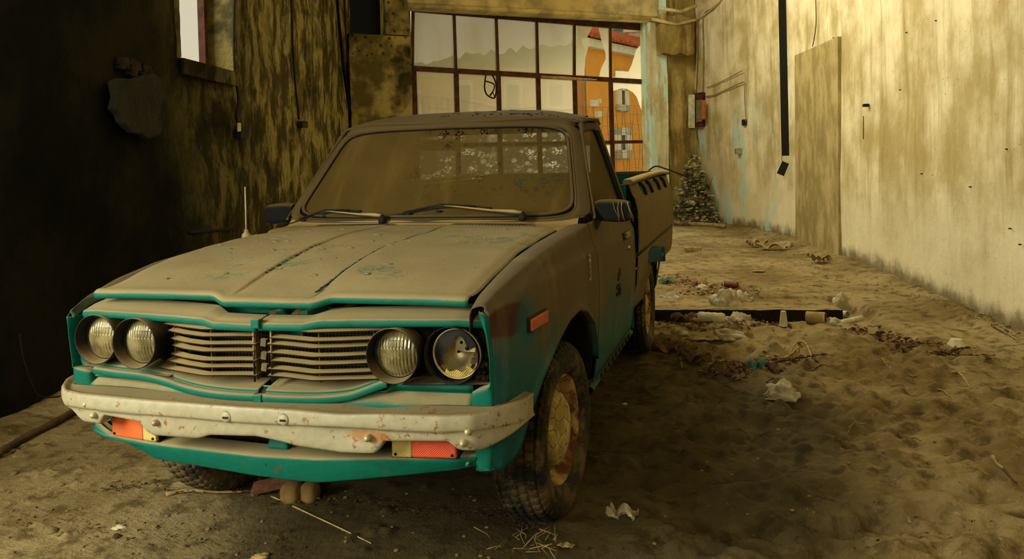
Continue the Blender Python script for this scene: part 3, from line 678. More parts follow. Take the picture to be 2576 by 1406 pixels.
HX = np.unique(np.concatenate([np.linspace(-.645, .645, 91), [-.15, -.142, -.135, .135, .142, .15, -.148, .148, -.138, .138]]))
P = []
for x in HX:
    yf, zf = hood_front(x); c = -.02*0; row = [(x, yf+.03, zf-.024), (x, yf+.006, zf-.023), (x, yf, zf-.020), (x, yf-.002, zf-.013), (x, yf, zf-.007), (x, yf+.008, zf-.002)]
    ye = 1.195-.05*(abs(x)/.645)**3
    for k in range(60): 
        y = yf+.02+(ye-yf-.02)*(k/59)**1.15; z = hood_z(x, y); b_ = math.exp(-(y-yf-.02)/.05); row.append((x, y, z*(1-b_)+(zf)*b_))
    P.append(row)
hood = link('hood', pydata(*grid(P)), M_hood, TR, solid=.004, offs=1)
# flakes of curled paint and dead leaves on the hood, a part of its crust
mb = MB(); rnd = random.Random(3)
for k in range(46):
    x = rnd.uniform(-.6, .6); y = rnd.uniform(.12, 1.1); z = hood_z(x, y); L = rnd.uniform(.006, .028); a = rnd.uniform(-.6, .6); w = rnd.uniform(.002, .006)
    ca, sa = math.cos(a), math.sin(a); pts = []
    for i in range(5):
        f = i/4-.5; pts.append([(x+ca*L*f*2-sa*w*s_, y+sa*L*f*2+ca*w*s_, z+.003+.007*(1-4*f*f)*(s_ > 0)*rnd.uniform(.5, 1)) for s_ in (-1, 1)])
    mb.grid(np.array(pts))
fl = T(mb, 'paint_flake', M_teal, hood, solid=.0006); fl['kind'] = 'stuff'; fl['label'] = 'curled flakes of paint and leaf bits'
mb = MB(); rnd = random.Random(11)     # crumbs lodged in the two creases of the hood
for x0, ya, yb, n in ((.142, .075, 1.12, 210), (-.142, .22, .60, 16)):
    for k in range(n):
        y = ya+(yb-ya)*(k+rnd.random())/n; x = x0+rnd.gauss(0, .0016)+(.05*float(sst(.85, 1.15, y)) if x0 > 0 else 0)*0; w = rnd.uniform(.0012, .0032)*(1.3 if y < .4 else .9)
        mb.box((x, y, hood_z(x0, y)+(.0135 if x0 > 0 else .0055)), (w, rnd.uniform(.003, .007), .0012), rz=rnd.uniform(-.5, .5))
cd = T(mb, 'crease_dirt', M_black, hood, smooth=False); cd['kind'] = 'stuff'
# --- cowl with its two louvred vents
P = []
for i in range(41):
    x = -.70+1.40*i/40; r_ = (x/.70)**2; P.append([(x, 1.15-.05*abs(x/.7)**3, .985), (x, 1.17-.05*abs(x/.7)**3, 1.008), (x, 1.21-.04*r_, 1.022-.006*r_), (x, 1.235+.04*r_, 1.028-.008*r_), (x, 1.255+.055*r_, 1.045-.002*r_), (x, 1.27+.07*r_, 1.05)])
cowl = net('cowl', P, 41, 22, pmat('dusty_cowl_paint', dust=col(150, 122, 70), lo=-.3, hi=.3), TR)
for sx in (-1, 1):
    mb = MB(); fr = MB()
    for k in range(24):
        x = sx*(.150+k*.0155); y0 = 1.185; z = 1.0225-.006*(x/.7)**2; z2 = 1.0285-.008*(x/.7)**2
        mb.add([(x, y0, z+.0030), (x+.008, y0, z+.0030), (x+.017, y0+.038, z2+.0042), (x+.009, y0+.038, z2+.0042)], [(0, 1, 2, 3)])
        fr.add([(x+.007, y0, z+.0015), (x+.0155, y0, z+.0035), (x+.0245, y0+.038, z2+.0048), (x+.016, y0+.038, z2+.003)], [(0, 1, 2, 3)])
    v = T(fr, 'vent_louvre', M_grille, cowl, solid=.002); T(mb, 'vent_slot', M_black, v, solid=.001, smooth=False)
# --- fenders, doors, cab sides
def xs_side(y, z):
    """half width of the body side at a station y and height z"""
    w = I(y, [-.06, 0, .06, .15, .35, .8, 4.5], [.700, .722, .748, .766, .783, .793, .793])
    prof = I(z, [.30, .38, .5, .62, .75, .865, .91, .925, .94, 1.03], [.735, .765, .780, .789, .793, .790, .786, .778, .770, .752])/.793
    return w*prof
def ridge(y): return (I(y, [-.02, .07, .23, .43, .69, .93, 1.12, 1.35], [.702, .718, .733, .744, .750, .754, .754, .752]), I(y, [-.02, .07, .23, .43, .69, .93, 1.12, 1.35], [.892, .926, .956, .986, 1.006, 1.016, 1.022, 1.03]))
ARCH = [(.125, .42), (.150, .465), (.20, .53), (.33, .625), (.5, .695), (.66, .735), (.81, .742), (.96, .706), (1.11, .63), (1.21, .52), (1.262, .42), (1.262, .33)]
AY = np.array([a[0] for a in ARCH[:-1]]); AZ = np.array([a[1] for a in ARCH[:-1]])
def low_z(y):
    if y < .125: return I(y, [-.10, 0, .06, .125], [.435, .425, .418, .42])
    if y <= 1.262: return float(I(y, AY, AZ))
    return .33
def front_y(z): return I(z, [.40, .47, .56, .66, .70, .80, .89], [.045, .040, .030, .020, .018, .008, -.01])
def fender(s):
    P = []
    ysn = np.concatenate([np.linspace(0, .06, 6), np.linspace(.08, .30, 12), np.linspace(.32, 1.0, 32), np.linspace(1.02, 1.245, 16)])
    for yy in ysn:
        rx, rz = ridge(yy); rz -= (.032+.012*float(sst(.25, .0, yy)))*(s < 0); zl = low_z(yy)
        if s < 0 and yy < .125: zl = .56
        xin = .668+(.035*float(sst(.22, .08, yy)) if s < 0 else 0); row = [(s*(xin-.008), yy+.0, rz-.075+.05*(s < 0)*(yy < .2)), (s*(xin-.006), yy, rz-.022), (s*xin, yy, rz-.008), (s*(xin+rx)/2, yy, rz-.001), (s*(rx-.006), yy, rz), (s*rx, yy, rz-.004)]
        z0 = rz-.012
        for k in range(34):
            z = z0+(zl-z0)*k/33; x = max(xs_side(yy, z), .0); f = k/33; x = min(x, rx+(1.3*(z0-z)+.003)) ; y2 = yy
            if yy < .06: y2 = yy+(front_y(z))*(1-yy/.06)
            fl_ = .012*math.exp(-((z-zl)/.022)**2) if .13 < yy < 1.26 else 0
            row.append((s*(x+fl_), y2, z))
        xl = xs_side(yy, zl); row.append((s*(xl-.03), yy if yy > .01 else .045, zl+.004))
        P.append(row)
    P = np.array(P)
    if s < 0: P = P[::-1]
    o = link('fender', pydata(*grid(P)), M_side, TR, solid=.003)
    # inner wheel well
    mb = MB(); W = []
    for (y, z) in [(.10, .30)]+ARCH: W.append([(s*(xs_side(y, z)-.012), y+(.01 if y < .7 else -.01), z+.012), (s*.42, y, z+.03)])
    mb.grid(np.array(W[1:]))
    T(mb, 'wheel_well', M_under, o, smooth=False)
    return o
fend_l = fender(1); fend_r = fender(-1)
# nose skin: strip between the fender front edge and the grille opening, right-hand side of the picture carries the fold round the lamp pocket
def nose(s):
    P = []
    for z in np.linspace(.42 if s > 0 else .56, .885 if s > 0 else .835, 32):
        fy = front_y(z); xo = min(xs_side(.0, z), ridge(0)[0]+1.3*(.88-z)+.003) if z > .86 else xs_side(.0, z)
        if z < .655: xi = .655
        else: xi = I(z, [.655, .668, .70, .80, .87, .885], [.655, .715, .722, .708, .690, .690])
        xi = min(xi, xo-.012); yi = fy-.004+(.012 if z > .66 else 0)
        P.append([(s*xo, fy, z), (s*(xo-.006), fy-.008, z), (s*(.5*xo+.5*xi), fy-.010, z), (s*xi, yi, z), (s*(xi-.004), yi+.03, z)])
    return net('nose_panel', P, 60, 14, M_teal, fend_l if s > 0 else fend_r, solid=.002)
nose(1); nose(-1)
mb = MB(); mb.box((.79*.995, .275, .808), (.006, .078, .019), rz=R(-3)); mb.box((.797, .272, .808), (.005, .070, .014), rz=R(-3))
sm = T(MB().box((.781, .285, .806), (.004, .084, .023), rz=R(-4)), 'side_marker', M_dark, fend_l, smooth=False, bevel=.003); T(MB().box((.787, .285, .806), (.006, .077, .018), rz=R(-4)), 'side_marker_lens', simple('dusty_marker_lens', col(176, 76, 28), .4), sm, smooth=False, bevel=.003)['label'] = 'orange-red marker lens'
mb = MB()   # peeling vertical badge on the fender
for k in range(7): mb.box((xs_side(1.07, .85)+.004, 1.065, .822+k*.0145), (.004, .007, .0055))
mb.box((xs_side(1.07, .85)+.002, 1.065, .866), (.002, .004, .053)); T(mb, 'badge', simple('dirty_chrome_badge', col(170, 150, 100), .4, .5, 60, metal=.4), fend_l, smooth=False)
def side_rows(y0, y1, n, z0, z1, m, s, off=0.):
    P = []
    for i in range(n):
        y = y0+(y1-y0)*i/(n-1); P.append([(s*(xs_side(y, z)+off), y, z) for z in np.linspace(z1, z0, m)])
    return np.array(P) if s > 0 else np.array(P)[::-1]
def xt(z): return .752-.31*(z-1.03)   # tumblehome above the belt line
def door(s):
    d = link('door', pydata(*grid(side_rows(1.253, 2.285, 40, .345, 1.03, 40, s))), M_side, TR, solid=.004)
    # window frame ring
    out = [(1.36, 1.03), (1.40, 1.08), (1.55, 1.25), (1.70, 1.425), (1.745, 1.462), (1.95, 1.485), (2.20, 1.492), (2.25, 1.470), (2.275, 1.25), (2.285, 1.03)]
    inn = [(1.44, 1.055), (1.465, 1.09), (1.60, 1.25), (1.725, 1.395), (1.765, 1.428), (1.95, 1.447), (2.13, 1.452), (2.165, 1.43), (2.20, 1.25), (2.215, 1.055)]
    O = cr(np.array(out), 60, closed=True, linear=True); N_ = cr(np.array(inn), 60, closed=True, linear=True)
    P = [[(s*(xt(a[1])+.0), a[0], a[1]), (s*(xt((a[1]+b[1])/2)+.004), (a[0]+b[0])/2, (a[1]+b[1])/2), (s*(xt(b[1])-.002), b[0], b[1]), (s*(xt(b[1])-.02), b[0], b[1])] for a, b in zip(O, N_)]
    mb = MB(); mb.grid(np.array(P)[::s], cu=True); T(mb, 'window_frame', pmat('dusty_door_frame', base=col(30, 40, 34), dust=col(84, 66, 34), lo=-.5, hi=.8), d)
    mb = MB(); V = [(s*(xt(b[1])-.012), b[0], b[1]) for b in N_]; c = (s*(xt(1.25)-.012), 1.86, 1.25); mb.add([c]+V, [(0, i+1, (i+1) % 60+1) for i in range(60)]); T(mb, 'side_glass', M_sg, d, smooth=False)
    mb = MB(); P = [(2.235, 1.04), (2.225, 1.25), (2.19, 1.45)]; mb.tube([(s*(xt(z)+.004), y, z) for y, z in P], .012, 6); mb.tube([(s*(xt(z)+.002), y-.036, z) for y, z in P], .008, 6); T(mb, 'window_channel', M_black, d)
    mb = MB(); x = xs_side(2.03, .90); mb.box((s*(x+.003), 2.03, .90), (.003, .075, .021)); h = T(mb, 'handle_recess', M_black, d, smooth=False, bevel=.004)
    mb = MB(); mb.box((s*(x+.012), 2.045, .903), (.009, .062, .014)); T(mb, 'door_handle', simple('dusty_chrome_handle', col(150, 128, 78), .6, .3, 30, metal=.2), h, smooth=False, bevel=.005)
    mb = MB(); mb.lathe([(.0, .012), (.010, .012), (.011, .0)], (s*(xs_side(2.1, .83)), 2.10, .83), (s, 0, 0), 14); T(mb, 'key_lock', M_chrome, d)
    return d
dL = door(1); dR = door(-1)
mb = MB(); rr = random.Random(5)   # rusted tear where a badge was ripped off the door
for k in range(12): mb.box((xs_side(1.74, .7)+.003, 1.75+rr.uniform(-.05, .05), .705+rr.uniform(-.055, .055)), (.004, rr.uniform(.006, .022), rr.uniform(.005, .018)), rx=rr.uniform(-.5, .5))
T(mb, 'rust_hole', simple('black_rust', col(44, 28, 12), .95, .5, 50), dL, smooth=False, bevel=.002)
# sill below the door, cab corner behind it
for s in (1, -1):
    P = []
    for y in np.linspace(1.24, 2.42, 12):
        P.append([(s*(xs_side(y, z)-.004), y, z) for z in (.345, .335)]+[(s*.762, y, .322), (s*.750, y, .300), (s*.72, y, .296)])
    P = np.array(P)[::s]; sill = net('sill', P, 12, 12, M_side, TR)
    if s > 0:
        for k in range(9): T(MB().box((.772, 1.40+k*.1, .345), (.004, .03, .012)), 'rust_hole', M_dark, sill, smooth=False, bevel=.003)
    cc = link('cab_corner', pydata(*grid(side_rows(2.292, 2.375, 6, .32, 1.03, 40, s, -.002))), M_side, TR, solid=.003)
    mb = MB(); pts = [(2.285, 1.03), (2.275, 1.25), (2.25, 1.47), (2.20, 1.50)]; bk = [(2.372, 1.03), (2.352, 1.25), (2.335, 1.49), (2.33, 1.515)]
    P = [[(s*(xt(a[1])+.001), a[0], a[1]), (s*(xt(b[1])+.001), b[0], b[1]), (s*(xt(b[1])-.05), b[0]+.03, b[1])] for a, b in zip(pts, bk)]
    T(MB().grid(np.array(P)[::-s]), 'rear_pillar', M_roof, cc)
# --- windscreen surround, glass, roof, cab back
def WS(s_, t):
    """windscreen surface; s_ in -1..1 across, t 0 at the foot, 1 at the head"""
    hw = .700+(.585-.700)*t; c = 1-s_*s_; y = 1.315+(1.705-1.315)*t-.060*c; z = 1.040+(1.468-1.040)*t+.012*c*t
    return np.array([hw*s_, y, z])
def rr_loop(n, e=5.5, k=1.0):
    L = []
    for i in range(n):
        a = 2*math.pi*i/n+math.pi/4*0; c, s = math.cos(a), math.sin(a); L.append((math.copysign(abs(c)**(2/e), c)*k, .5+.5*math.copysign(abs(s)**(2/e), s)*k))
    return L
NL = 160
inner = [WS(a*.975, .035+b*.935) for a, b in rr_loop(NL, 9)]
P = []
for i in range(17):
    f = i/16; P.append([WS(a*.98*f, .5+(.03+b*.94-.5)*f) for a, b in rr_loop(NL, 9)])
wsg = link('windscreen', pydata(*grid(np.array(P)[::-1], cv=True)), M_ws, TR)
mb = MB(); mb.tube([tuple(p+np.array([0, -.005, .003])) for p in inner]+[tuple(inner[0]+np.array([0, -.005, .003]))], .009, 8, cap=False); mb.tube([tuple(WS(a*.997, .01+b*.975)+np.array([0, -.004, .002])) for a, b in rr_loop(NL, 10)+rr_loop(NL, 10)[:1]], .006, 6, cap=False); T(mb, 'window_seal', M_seal, wsg)
# surround ring: from glass edge outwards to pillar / cowl / header
def outer(a, b):
    p = WS(a, b); e = max(abs(a), abs(2*b-1))
    x, y, z = p
    if abs(a) >= abs(2*b-1): x = p[0]+math.copysign(.052-.012*b, a); y = p[1]+.035; 
    if b > .5 and abs(2*b-1) > abs(a)*.98: z += .040; y += .030
    if b < .5 and abs(2*b-1) > abs(a)*.98: z -= .005; y -= .02
    return np.array([x, y, z])
P = []
for a, b in rr_loop(NL, 14):
    p0 = WS(a*.985, .02+b*.96); p1 = WS(a*1.0+math.copysign(.02, a)*(abs(a) > .9), b+(.035 if b > .95 else -.01 if b < .05 else 0)); p2 = outer(a, b); P.append([p0, p0+[0, -.008, .004], p1+[0, -.004, .004], p2])
link('windscreen_surround', pydata(*grid(np.array(P), cu=True)), M_roof, TR)
for s in (1, -1):     # outer face of the windscreen pillars, drip rail
    P = []
    for t in np.linspace(-.02, 1, 14):
        p = outer(s*1.0, .02+.96*max(t, 0)); z = p[2]; P.append([p, (s*(xt(z)+.002), p[1]+.022, z+.002), (s*(xt(z)-.0), p[1]+.085, z-.004)])
    T(MB().grid(np.array(P)[::s]), 'windscreen_pillar', M_roof)
    mb = MB(); pts = cr([(s*.760, 1.372, 1.04), (s*.692, 1.56, 1.262), (s*.634, 1.735, 1.462), (s*.622, 1.80, 1.486), (s*.612, 2.05, 1.506), (s*.606, 2.32, 1.512)], 40)
    T(mb.tube(pts, [.007]*14+[.011]*26, 6), 'drip_rail', M_roof)
def roof_z(u_, y):
    zc = I(y, [1.66, 1.72, 1.80, 1.95, 2.1, 2.25, 2.33, 2.39], [1.497, 1.522, 1.543, 1.560, 1.562, 1.553, 1.535, 1.50]); ze = I(y, [1.66, 1.74, 1.85, 2.32, 2.39], [1.478, 1.478, 1.500, 1.512, 1.49])
    return zc-(zc-ze)*abs(u_)**4.2
P = []
for i in range(61):
    u_ = -1+2*i/60; row = []
    for k in range(30):
        f = k/29; y0 = 1.655+.085*abs(u_)**2.5; y = y0+(2.385-y0)*f; w = I(y, [1.66, 1.74, 1.85, 2.33], [.61, .628, .625, .610]); c = 1-abs(u_)**6
        yy = y; row.append((w*math.sin(u_*math.pi/2*.999)/math.sin(math.pi/2*.999) if False else w*u_, yy, roof_z(u_, y if abs(u_) < .5 else y)-(.0)))
    P.append(row)
roof = link('roof', pydata(*grid(P)), M_roof, TR, solid=.01)
mb = MB(); rr = random.Random(9)
for k in range(40):
    x = rr.uniform(-.1, .62); y = rr.choice([rr.uniform(1.7, 2.3), 1.75]); a = rr.uniform(0, 3); mb.box((x, y, roof_z(x/.62, y)+.004), (rr.uniform(.006, .02), .003, .003), rz=a)
dc = T(mb, 'leaf_crumb', M_dark, roof, smooth=False); dc['kind'] = 'stuff'
# back of the cab with its window
mb = MB(); y = 2.375
for (x0, x1, z0, z1) in ((-.60, .60, .35, 1.08), (-.60, -.55, 1.08, 1.455), (.55, .60, 1.08, 1.455), (-.60, .60, 1.455, 1.49)): mb.box(((x0+x1)/2, y, (z0+z1)/2), ((x1-x0)/2, .012, (z1-z0)/2))
for s in (1, -1): mb.add([(s*.60, y, .35), (s*.775, y, .35), (s*.775, y, .9), (s*.75, y, 1.03), (s*.60, y, 1.49)], [(0, 1, 2, 3, 4)])
cb = T(mb, 'cab_back', M_teal, smooth=False); T(MB().box((0, 2.376, 1.268), (.555, .003, .19)), 'rear_glass', M_glass, cb, smooth=False)
# --- cab interior seen through the wiped prints
mb = MB(); mb.box((0, 1.98, .80), (.60, .25, .08)); mb.box((0, 2.22, 1.0), (.60, .06, .16), rx=R(-10)); T(mb, 'bench_seat', simple('faded_vinyl', col(70, 52, 30), .7), smooth=False, bevel=.03)
mb = MB(); mb.box((0, 1.50, .93), (.66, .12, .075)); mb.box((0, 1.40, .75), (.66, .02, .3)); T(mb, 'dashboard', M_black, smooth=False, bevel=.02)
mb = MB(); c = Vector((.33, 1.68, .99)); ax = Vector((0, .5, .86)).normalized(); u_ = Vector((1, 0, 0)); w_ = ax.cross(u_)
mb.tube([c+(u_*math.cos(k*math.pi/20)+w_*math.sin(k*math.pi/20))*.19 for k in range(41)], .011, 8, cap=False); mb.tube([c-u_*.18, c-ax*.03, c+u_*.18], .010, 6); mb.tube([c, c-ax*.28], .018, 8); T(mb, 'steering_wheel', M_black)
mb = MB(); mb.box((-.075, 1.66, 1.385), (.085, .012, .026), rz=R(-6)); mb.tube([(-.06, 1.67, 1.41), (-.02, 1.70, 1.48)], .006, 6); T(mb, 'rearview_mirror', M_black, smooth=False, bevel=.006)
T(MB().box((0, 1.9, .34), (.72, .50, .02)), 'cab_floor', M_dark, smooth=False)
# --- wipers
def wiper(piv, elbow, tip0, tip1, bmid):
    piv, elbow, tip0, tip1, bmid = [np.array(p) for p in (piv, elbow, tip0, tip1, bmid)]
    base = MB().lathe([(.0, .032), (.010, .030), (.012, .018), (.017, .014), (.019, -.006), (.0, -.006)], piv, (0, -.35, .94), 16)
    w = T(base, 'wiper', M_dark)
    T(MB().tube([piv+[0, -.01, .022], piv+(elbow-piv)*.12+[0, -.008, .02], piv+(elbow-piv)*.38+[0, -.01, .012], elbow], [.010, .012, .007, .004], 8), 'wiper_arm', pmat('dusty_wiper_arm', base=col(60, 52, 30), dust=col(166, 140, 86), lo=-.4, hi=.5), w)
    b = MB(); b.tube(cr([tip0, bmid, tip1], 20), .006, 6); b.tube([tip0*.7+bmid*.3+[0, -.01, .008], bmid+[0, -.012, .014], tip1*.7+bmid*.3+[0, -.01, .008]], .004, 6)
    for f in (.2, .5, .8): q_ = tip0+(tip1-tip0)*f; b.box(tuple(q_+[0, -.006, .006]), (.012, .004, .005))
    T(b, 'wiper_blade', M_black, w)
def WP(U, V, d=.012):
    """point just above the windscreen surface on a sight line"""
    best = None
    for it in range(40):
        pass
    y = 1.28
    for it in range(8):
        p = on(U, V, y=y); t = (p[2]-1.04)/.428; s_ = p[0]/(.70-.115*t); y = 1.315+.39*t-.060*(1-s_*s_)-d
    return on(U, V, y=y)
wiper(on(962, 556, y=1.235), WP(820, 531, .018), WP(729, 564, .006), WP(907, 531, .010), WP(820, 535, .012))
wiper(on(1315, 549, y=1.235), WP(1118, 517, .018), WP(978, 545, .008), WP(1235, 524, .008), WP(1112, 521, .012))
# --- mirrors and aerial
def mirror(cx, s, label=None):
    mb = MB(); P = []
    for k in range(9):
        f = k/8; x = cx-s*.075+s*.150*f; sc = .80+.2*math.sin(math.pi*min(max(f, .0), 1))**.4; P.append([(x, 1.45+math.copysign(abs(math.cos(a))**.55, math.cos(a))*.045*sc, 1.072-.006*f+math.copysign(abs(math.sin(a))**.5, math.sin(a))*.050*sc) for a in np.linspace(0, 2*math.pi, 32, endpoint=False)])
    mb.grid(np.array(P), cv=True); mb.add(P[0], [tuple(range(32))]); mb.add(P[-1], [tuple(range(32))[::-1]])
    m = T(mb, 'side_mirror', pmat('dusty_black_mirror_shell', base=col(18, 16, 12), dust=col(96, 78, 42), lo=.2, hi=1.1, rusty=0, rough=.9)); 
    b = MB(); b.hexa([(s*.755, 1.36, .96), (s*.755, 1.42, .96), (s*.762, 1.42, 1.02), (s*.762, 1.36, 1.02)], [(cx-s*.05, 1.43, 1.035), (cx-s*.05, 1.46, 1.035), (cx-s*.05, 1.46, 1.06), (cx-s*.05, 1.43, 1.06)]); T(b, 'mirror_arm', M_black, m, smooth=False)
    return m
mm = mirror(.828, 1); mirror(-.835, -1)
mb = MB(); rr = random.Random(2)
for k in range(7):
    x = rr.uniform(.83, .90); a = rr.uniform(-1, 1); mb.tube([(x, 1.403, 1.11), (x+a*.01, 1.400, 1.08), (x+a*.02+.01, 1.402, 1.05+rr.uniform(-.03, 0))], .0012, 4)
T(mb, 'cobweb', simple('dusty_cobweb', col(150, 124, 66)), mm)['kind'] = 'stuff'
ab = on(620, 592, x=-.725); mb = MB(); mb.lathe([(.0, .028), (.008, .026), (.011, .012), (.019, .006), (.021, -.008)], ab+[0, 0, .0], (0, 0, 1), 16); an = T(mb, 'aerial', simple('dull_aerial_base', col(150, 130, 84), .6)); T(MB().tube([ab+[0, 0, .02], ab+[.001, 0, .215]], [.0042, .0030], 8), 'aerial_rod', simple('dusty_aerial_rod', col(176, 158, 110), .5), an)
# --- pickup bed
def bx(z): return I(z, [.56, .60, .84, 1.00, 1.07, 1.09, 1.15, 1.18], [.780, .792, .808, .806, .792, .778, .758, .752])
BARCH = [(2.94, .36), (2.96, .45), (3.03, .56), (3.14, .625), (3.3, .655), (3.46, .625), (3.57, .56), (3.63, .45), (3.66, .36)]
def bed_low(y):
    if y < 2.94: return I(y, [2.40, 2.60, 2.94], [.44, .43, .42])
    if y < 3.66: return float(I(y, [a[0] for a in BARCH], [a[1] for a in BARCH]))
    return .56
for s in (1, -1):
    P = []
    for y in np.concatenate([np.linspace(2.405, 2.93, 16), np.linspace(2.945, 3.65, 30), np.linspace(3.67, 4.40, 20)]):
        zl = bed_low(y); row = []
        for z in np.concatenate([np.linspace(1.155, 1.0, 14), np.linspace(.98, .775, 8), [.768, .762, .748, .742], np.linspace(.73, zl, 12)]):
            z = max(z, zl); g = .012 if .745 < z < .765 else 0; row.append((s*(bx(z)-g-(.03*sst(.58, .42, z))), y, z))
        P.append(row)
    bed = link('bed_side', pydata(*grid(np.array(P)[::s])), [pmat('dusty_bed_paint', base=col(0, 60, 62), dust=col(108, 90, 52), lo=-.35, hi=.9, side=(.1, .5))][0], TR, solid=.004)
    rl = MB(); 
    pts = cr([(s*.748, 2.415, 1.166), (s*.748, 3.2, 1.180), (s*.750, 4.0, 1.186), (s*.752, 4.44, 1.172)], 24)
    P = [[tuple(p+np.array(q)) for q in ((s*.028, 0, -.016), (s*.030, 0, .002), (s*.022, 0, .012), (-s*.02, 0, .012), (-s*.026, 0, .0), (-s*.024, 0, -.016))] for p in pts]
    rl.grid(np.array(P), cv=True); rl.add(P[0], [tuple(range(6))]); rl.add(P[-1], [tuple(range(6))[::-1]]); T(rl, 'bed_rail', pmat('dusty_rail', base=col(90, 76, 44), dust=col(176, 150, 98), lo=-.4, hi=.4), bed)
    gm = MB(); gm.tube([(s*(bx(.755)-.004), y, .755) for y in np.linspace(2.41, 4.39, 6)], .009, 6); T(gm, 'trim_groove', M_black, bed)
    if s > 0:
        for y in (2.78, 3.10, 3.52, 3.92):
            k_ = MB(); k_.tube(cr([(.764, y, 1.148), (.782, y-.004, 1.135), (.790, y+.03, 1.115), (.800, y+.055, 1.075)], 12), [.011]*12, 8); T(k_, 'rope_hook', M_black, bed)
    T(MB().grid(np.array([[(s*.70, 2.41, .60), (s*.70, 2.41, 1.16)], [(s*.70, 4.40, .60), (s*.70, 4.40, 1.16)]])), 'bed_inner', M_teal, bed, smooth=False)
    mb = MB(); W = [[(s*(xs_side(3, z)-.014), y, z+.01), (s*.42, y, z+.03)] for y, z in BARCH]; mb.grid(np.array(W)); mb.add([(s*.42, y, z+.03) for y, z in BARCH], [tuple(range(len(BARCH)))]); T(mb, 'wheel_well', M_under, bed, smooth=False)
T(MB().box((0, 3.4, .58), (.74, .98, .012)), 'bed_floor', M_teal, smooth=False); T(MB().box((0, 2.43, .86), (.74, .014, .29)), 'bed_front', M_teal, smooth=False)
tg = T(MB().box((0, 4.42, .86), (.76, .016, .31)), 'tailgate', pmat('tailgate_paint', base=col(0, 78, 76), lo=.2, hi=.8), smooth=False, bevel=.01); T(MB().box((0, 4.42, 1.178), (.76, .022, .010)), 'tailgate_cap', M_grille, tg, smooth=False)
T(MB().tube(cr([(.62, 4.42, 1.19), (.68, 4.40, 1.225), (.76, 4.42, 1.20), (.88, 4.46, 1.15), (.93, 4.48, 1.125)], 20), .006, 6), 'loose_cable', M_black, tg)
# blue bracket plate sticking out under the bed
mb = MB(); mb.box((.826, 3.02, .690), (.062, .012, .047)); mb.hexa([(.762, 2.84, .65), (.790, 2.84, .65), (.790, 2.84, .725), (.762, 2.84, .725)], [(.77, 3.03, .645), (.885, 3.03, .645), (.885, 3.03, .735), (.77, 3.03, .735)])
bp = T(mb, 'bracket_plate', simple('dark_blue_plate', col(4, 62, 72), .6, .3, 12), smooth=False, bevel=.006); mb = MB(); mb.lathe([(.0, .014), (.008, .013), (.011, .006), (.016, .004), (.017, -.002)], (.862, 3.007, .688), (0, -1, 0), 16); T(mb, 'bolt', M_rim, bp)
T(MB().box((.80, 3.05, .632), (.020, .02, .018)), 'bracket_foot', M_black, bp, smooth=False, bevel=.006)
# --- underbody
mb = MB()
for s in (1, -1): mb.box((s*.36, 2.3, .44), (.04, 2.1, .06))
for y in (.25, 1.3, 2.4, 3.3, 4.2): mb.box((0, y, .43), (.36, .03, .04))
mb.tube([(-.62, 3.3, .32), (.62, 3.3, .32)], .045, 10); mb.tube([(-.60, .74, .30), (-.2, .74, .27), (.2, .74, .27), (.60, .74, .30)], .035, 10)
mb.lathe([(.0, -.12), (.13, -.08), (.14, 0), (.13, .08), (0, .12)], (0, 3.3, .32), (0, 1, 0), 16); mb.box((.0, .9, .38), (.20, .35, .09)); T(mb, 'chassis', M_under, smooth=False, bevel=.006)
mb = MB(); mb.box((0, .95, .66), (.23, .32, .15)); mb.box((0, .95, .83), (.16, .22, .03)); mb.lathe([(.15, 0), (.16, .03), (.15, .06), (0, .06)], (0, .85, .85), (0, 0, 1), 20); mb.box((.45, .6, .72), (.1, .14, .1)); mb.box((-.50, .55, .72), (.12, .1, .1))
mb.tube([(-.2, .3, .84), (-.05, .2, .83), (.12, .28, .85)], .02, 8); mb.tube([(.10, .22, .86), (.2, .5, .82)], .018, 8); T(mb, 'engine', simple('rusty_engine', col(58, 42, 22), .85), smooth=False, bevel=.01)
T(MB().box((0, 1.24, .72), (.66, .012, .28)), 'firewall', M_dark, smooth=False)
# --- front end: radiator support panel, shell, grille
mb = MB(); mb.box((0, .20, .70), (.34, .03, .135)); rad = T(mb, 'radiator', M_black, smooth=False)
mb = MB()
for k in range(56): mb.box((-.335+k*.0122, .168, .70), (.0016, .002, .132))
for k in range(22): mb.box((0, .167, .575+k*.0122), (.335, .002, .0016))
T(mb, 'radiator_core', simple('radiator_fins', col(46, 38, 20), .8), rad, smooth=False)
mb = MB(); mb.box((0, .17, .845), (.62, .03, .012)); mb.box((-.385, .16, .72), (.018, .02, .14)); mb.box((.385, .16, .72), (.024, .02, .14)); mb.box((-.02, .13, .825), (.03, .02, .025)); mb.box((.05, .12, .79), (.02, .01, .02)); mb.box((0, .16, .60), (.66, .03, .02))
mb.tube([(.05, .12, .83), (.10, .09, .85), (.14, .15, .862)], .012, 8); mb.tube([(.0, .1, .84), (.0, .13, .875)], .02, 10); mb.tube([(-.10, .09, .86), (.08, .1, .87)], .008, 8)
T(mb, 'radiator_support', M_teal, smooth=False, bevel=.004)
for x in (.05, -.03, -.52, .2): T(MB().tube([(x, .10, .83), (x+.03, .13, .872), (x+.05, .2, .88)], [.018, .014, .010], 8), 'latch_bracket', simple('rusty_latch', col(90, 70, 40), .8))
def sh_front(x):
    ax = abs(x); y = I(ax, [0, .15, .19, .30, .60, .69, .72], [-.030, -.030, -.022, -.004, .012, .03, .06]); return y
